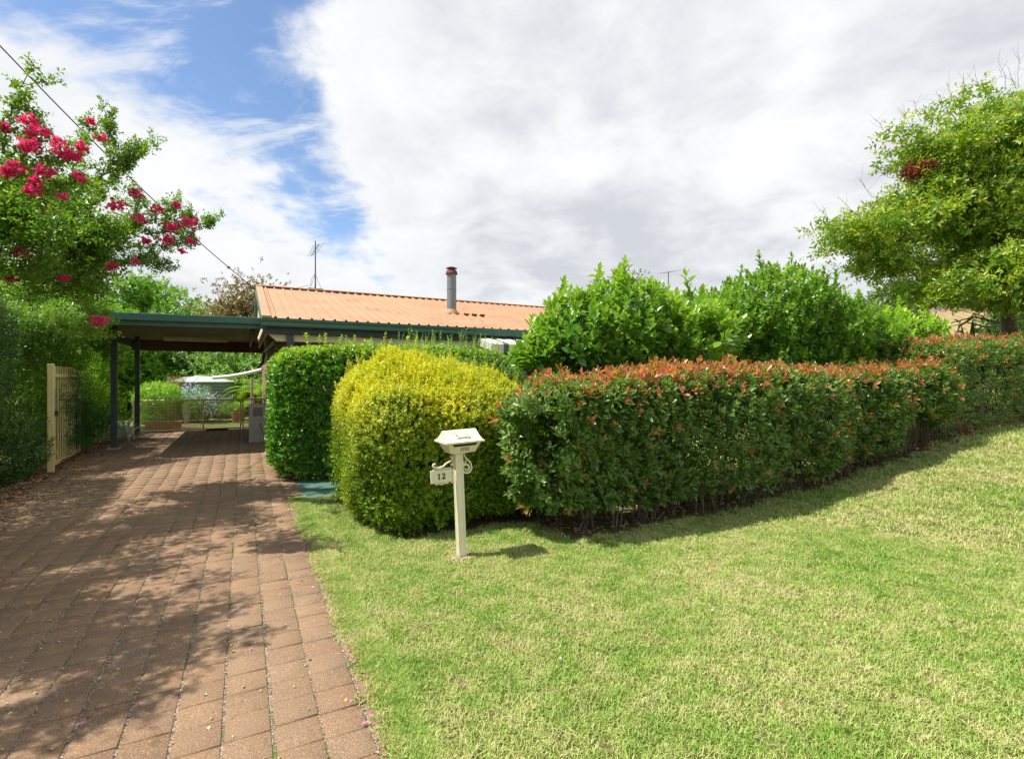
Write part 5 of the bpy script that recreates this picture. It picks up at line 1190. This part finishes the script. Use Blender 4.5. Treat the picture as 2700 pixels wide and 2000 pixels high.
pb = empty('plumbago', (*P(530, 1050, 17.7)[:2], .13), label='pale blue flowering shrub hanging over the middle of the wire fence', cat='shrub'); b = np.array(pb.location)
pp, nn_ = blob_points([pblob(520, 1040, 17.7, 38, 26, .4), pblob(560, 1065, 17.6, 24, 34, .3), pblob(500, 1025, 17.8, 22, 20, .3)], 420, rg, .3)
scatter('flowers', [spray(rg, 8, .028, .024, .02, .2, 1.5) for _ in range(3)], pp - b, nn_ + [0, 0, .3], rg.uniform(.8, 1.4, 420), G['plumb'], parent=pb, rng=rg, kind='stuff')
pp, nn_ = blob_points([pblob(525, 1060, 17.8, 44, 45, .4)], 700, rg, .4)
scatter('foliage', gs, pp - b, nn_ + [0, 0, .5], rg.uniform(.5, .9, 700), G['small'], parent=pb, rng=rg, kind='stuff')
wood('stems', grow([(np.array([0, 0, .1 * k]), .02) for k in range(3)], (pp - b)[:40], .02, .005, rng=rg), M['stem'], pb, 4)
def palm(label, px, Y, z0, n, ln, seed):
    rg = R8(seed); x, y, _ = P(px, 1000, Y); g = float(H(x, y)); root = empty('palm', (x, y, g), label=label, cat='palm', group='small palms by the house end')
    mb = MB(); mb.tube([(0, 0, -.05), (.02, 0, z0)], [.07, .045], 8); mb.build('trunk', M['bark'], root, smooth=True)
    for i in range(n):
        a = i * 2.4 + rg.uniform(-.2, .2); el = rg.uniform(.5, 1.35); pts = []; p0 = np.array([0, 0, z0])
        for k in range(9): pts.append(p0.copy()); p0 = p0 + np.array([math.cos(a) * math.cos(el), math.sin(a) * math.cos(el), math.sin(el)]) * ln / 8; el -= .22
        V, F = [], []
        for k in range(1, 9):
            d = pts[k] - pts[k - 1]; d /= np.linalg.norm(d); sd_ = np.cross(d, [0, 0, 1]); sd_ /= np.linalg.norm(sd_) + 1e-6
            for sgn in (-1, 1):
                for h_ in (0, .5):
                    o_ = pts[k - 1] + (pts[k] - pts[k - 1]) * h_; l_ = ln * .28 * math.sin(math.pi * (k + h_) / 9.6); t_ = o_ + (sd_ * sgn * .8 + d * .6) * l_ + [0, 0, -.25 * l_]; n0 = len(V)
                    V += [o_, o_ + d * .03, t_]; F.append((n0, n0 + 1, n0 + 2))
        me = mesh_tris('frond', np.array(V), np.array(F), G['bright'], {'tone': np.full(len(V), rg.random()), 'young': np.full(len(V), .4)}); link('frond', me, root)
palm('small feathery palm with raised fronds left of the grey cabinet', 672, 18.4, .95, 15, 1.2, 151); palm('low feathery palm behind the small gate of the wire fence', 640, 19.2, .35, 13, 1.0, 152)
def pot(name, label, px, Y, r, h, mat):
    x, y, _ = P(px, 1000, Y); mb = MB(); mb.lathe([(r * .7, 0), (r, h * .9), (r * 1.08, h * .92), (r * 1.08, h), (r * .9, h), (r * .85, h * .85), (.01, h * .85)], n=20); mb.build(name, mat, smooth=True, label=label, cat='pot').location = (x, y, float(H(x, y)))
pot('garden_pot', 'pale upright pot behind the wire fence', 492, 17.7, .13, .62, M['pot_grey'])
pot('garden_pot', 'small terracotta pot behind the small gate', 622, 17.8, .14, .34, M['terracotta'])
mb = MB(); mb.box((-.42, -.16, 0), (.42, .16, .24)); mb.box((-.45, -.19, .24), (.45, .19, .28)); o = mb.build('planter_box', M['terracotta'], bevel=.008, label='orange brown planter trough behind the left end of the wire fence', cat='planter'); o.location = SWZ(-2.0, 17.6, 0); o.rotation_euler = (0, 0, ANG)
rg = R8(160)
mb = MB(); mb.tube([(-.55, 0, .03), (.55, 0, .03)], .03, 8); o = mb.build('door_mat', M['rust'], label='rolled brown mat lying in front of the small gate', cat='mat'); o.location = SWZ(-.65, 16.95, 0.02); o.rotation_euler = (0, 0, ANG + .05); o.scale = (.5, 1, 1)

# ================================================================== GRASS, LITTER
def lib(name, V, F, mat, attrs):
    me = mesh_tris(name, V, F, mat, attrs); return bpy.data.objects.new(name, me)
def instancer(name, pts, rot, scl, idx, objs, **kw):
    me = bpy.data.meshes.new(name); me.vertices.add(len(pts)); me.vertices.foreach_set('co', np.asarray(pts, np.float32).ravel())
    a = me.attributes.new('rot', 'FLOAT_VECTOR', 'POINT'); a.data.foreach_set('vector', np.asarray(rot, np.float32).ravel())
    a = me.attributes.new('scl', 'FLOAT', 'POINT'); a.data.foreach_set('value', np.asarray(scl, np.float32))
    a = me.attributes.new('idx', 'INT', 'POINT'); a.data.foreach_set('value', np.asarray(idx, np.int32))
    o = link(name, me, **kw); col = bpy.data.collections.new(name + '_library')
    for q in objs: col.objects.link(q)
    ng = bpy.data.node_groups.new(name, 'GeometryNodeTree')
    ng.interface.new_socket('Geometry', in_out='INPUT', socket_type='NodeSocketGeometry'); ng.interface.new_socket('Geometry', in_out='OUTPUT', socket_type='NodeSocketGeometry')
    gi_, go_ = ng.nodes.new('NodeGroupInput'), ng.nodes.new('NodeGroupOutput')
    ci = ng.nodes.new('GeometryNodeCollectionInfo'); ci.inputs['Collection'].default_value = col; ci.inputs['Separate Children'].default_value = True; ci.inputs['Reset Children'].default_value = True
    ip = ng.nodes.new('GeometryNodeInstanceOnPoints'); ip.inputs['Pick Instance'].default_value = True
    def na(nm, t):
        q = ng.nodes.new('GeometryNodeInputNamedAttribute'); q.data_type = t; q.inputs['Name'].default_value = nm; return q.outputs['Attribute']
    er = ng.nodes.new('FunctionNodeEulerToRotation'); ng.links.new(na('rot', 'FLOAT_VECTOR'), er.inputs[0])
    ng.links.new(gi_.outputs[0], ip.inputs['Points']); ng.links.new(ci.outputs[0], ip.inputs['Instance']); ng.links.new(na('idx', 'INT'), ip.inputs['Instance Index'])
    ng.links.new(er.outputs[0], ip.inputs['Rotation']); ng.links.new(na('scl', 'FLOAT'), ip.inputs['Scale']); ng.links.new(ip.outputs[0], go_.inputs[0])
    md_ = o.modifiers.new('grass', 'NODES'); md_.node_group = ng; me.materials.append(M['grass']); return o
def clump(seed, nb, R, l0, l1, wd):
    rg = R8(seed); V, F, T = [], [], []
    for i in range(nb):
        a = rg.uniform(0, 6.28); r = R * math.sqrt(rg.random()); p0 = np.array([r * math.cos(a), r * math.sin(a), -.003]); h = rg.uniform(0, 6.28); el = rg.uniform(.25, 1.45); ln = rg.uniform(l0, l1)
        d = np.array([math.cos(h) * math.cos(el), math.sin(h) * math.cos(el), math.sin(el)]); sd_ = np.array([-math.sin(h), math.cos(h), rg.normal(0, .3)]) * wd * rg.uniform(.7, 1.3) / 2
        el2 = el - rg.uniform(.2, .9); d2 = np.array([math.cos(h) * math.cos(el2), math.sin(h) * math.cos(el2), math.sin(el2)]); m_ = p0 + d * ln * .5; t_ = m_ + d2 * ln * .5
        n0 = len(V); V += [p0 - sd_, p0 + sd_, m_ - sd_ * .9, m_ + sd_ * .9, t_]; F += [(n0, n0 + 1, n0 + 3), (n0, n0 + 3, n0 + 2), (n0 + 2, n0 + 3, n0 + 4)]; T += [rg.random()] * 5
    return lib('grass_clump', np.array(V), np.array(F), M['grass'], {'tone': np.array(T)})
near = [clump(200 + i, 85, .085, .018, .050, .0038) for i in range(5)]
rg = R8(171); pts = []; scl = []; 
def grass_zone(s0, s1, w0, w1, dens, sc, dmin, dmax):
    st = dens ** -.5; gs_, gw_ = np.meshgrid(np.arange(s0, s1, st), np.arange(w0, w1, st)); s = gs_.ravel() + rg.uniform(-.6, .6, gs_.size) * st; w = gw_.ravel() + rg.uniform(-.6, .6, gs_.size) * st; x, y = XY(s, w); d = np.hypot(x, y)
    k = lawn_mask(s, w) & (d >= dmin) & (d < dmax) & (y > .9) & (np.abs(x) < y * 1.25 + 2.6); s, w, x, y = s[k], w[k], x[k], y[k]
    z = Hsw(s, w) + .001; pts.append(np.stack([x, y, z], 1)); scl.append(np.full(len(x), sc) * rg.uniform(.8, 1.25, len(x)))
grass_zone(.45, 14, -6, 7.6, 300, .85, 0, 6.5); grass_zone(.45, 24, -6, 7.6, 95, 1.3, 6.5, 11); grass_zone(.45, 40, -4, 10.8, 28, 2.0, 11, 40)
# ragged grass creeping over the edge of the drive and under the hedges
n = 4200; w = rg.uniform(1, 7.4, n); s = .70 - np.abs(rg.normal(0, .045, n)) + .02 * np.sin(w * 5); x, y = XY(s, w); pts.append(np.stack([x, y, Hsw(s, w) + .02], 1)); scl.append(rg.uniform(.6, 1.1, n))
pts = np.vstack(pts); scl = np.concatenate(scl); n = len(pts)
instancer('grass', pts, np.stack([rg.normal(0, .1, n), rg.normal(0, .1, n), rg.uniform(0, 6.28, n)], 1), scl, rg.integers(0, 5, n), near, kind='stuff')

def litter(name, n, sfn, size, mat, seed, lift=.028, tone=None, asp=.55, **kw):
    rg = R8(seed); s, w = sfn(rg, n); x, y = XY(s, w); z = Hsw(s, w) + lift
    tpl = [leaf_tpl(1, asp, .5, .3, 1)]; V, F = tpl[0]; V = V - [0, .5, 0]
    ax = np.stack([rg.normal(0, .28, n), rg.normal(0, .28, n), np.ones(n)], 1); ln = size * rg.uniform(.6, 1.3, n)
    tp = (V, F, np.zeros(len(V)), np.zeros(len(V))); t = rg.random(n) if tone is None else tone(rg, n)
    R = frames(ax, rg.uniform(0, 6.28, n)); Wv = np.einsum('nij,vj->nvi', R, V) * ln[:, None, None] + np.stack([x, y, z], 1)[:, None, :]
    FF_ = (F[None] + (np.arange(n) * len(V))[:, None, None]).reshape(-1, 3)
    return link(name, mesh_tris(name, Wv.reshape(-1, 3), FF_, mat, {'tone': np.repeat(t, len(V)), 'young': np.zeros(n * 4)}), kind='stuff', **kw)
litter('leaf_litter', 8500, lambda r, n: (-2.66 - np.abs(r.normal(0, .22, n)) + (r.random(n) < .15) * r.uniform(0, .6, n), r.uniform(2.5, 16.5, n)), .042, M['litter'], 181, .03)
litter('fallen_bracts', 900, lambda r, n: (-2.7 + 3.4 * r.random(n) ** 1.6, r.uniform(1, 11, n)), .020, M['petal'], 182, .027, tone=lambda r, n: r.choice([.1, .4, .65, .8, .95], n, p=[.1, .1, .1, .35, .35]), asp=.8)
litter('edge_bracts', 260, lambda r, n: (.56 + r.normal(0, .04, n), r.uniform(1.5, 7.6, n)), .019, M['petal'], 183, .034, tone=lambda r, n: r.choice([.1, .4, .65], n), asp=.8)
litter('dry_stalks', 700, lambda r, n: (.58 + r.normal(0, .05, n), r.uniform(1.2, 7.4, n)), .055, M['chips'], 184, .03, asp=.06)
litter('lawn_bracts', 46, lambda r, n: (r.uniform(.8, 5, n), r.uniform(1.4, 4.2, n)), .022, M['petal'], 185, .035, tone=lambda r, n: r.choice([.1, .4, .65], n), asp=.8)
litter('joint_debris', 2600, lambda r, n: (S0 + PW * r.integers(1, NC, n) + r.normal(0, .006, n), r.uniform(1.2, 7, n)), .013, M['chips'], 186, .022, asp=.35)
litter('hedge_litter', 4200, lambda r, n: (r.uniform(2.9, 13, n), 4.85 + r.normal(0, .28, n)), .055, M['litter'], 187, .012)
litter('stone_chips', 260, lambda r, n: (ms + r.normal(0, .07, n), mw - .02 + r.normal(0, .06, n)), .022, M['chips'], 188, .012, asp=.8)
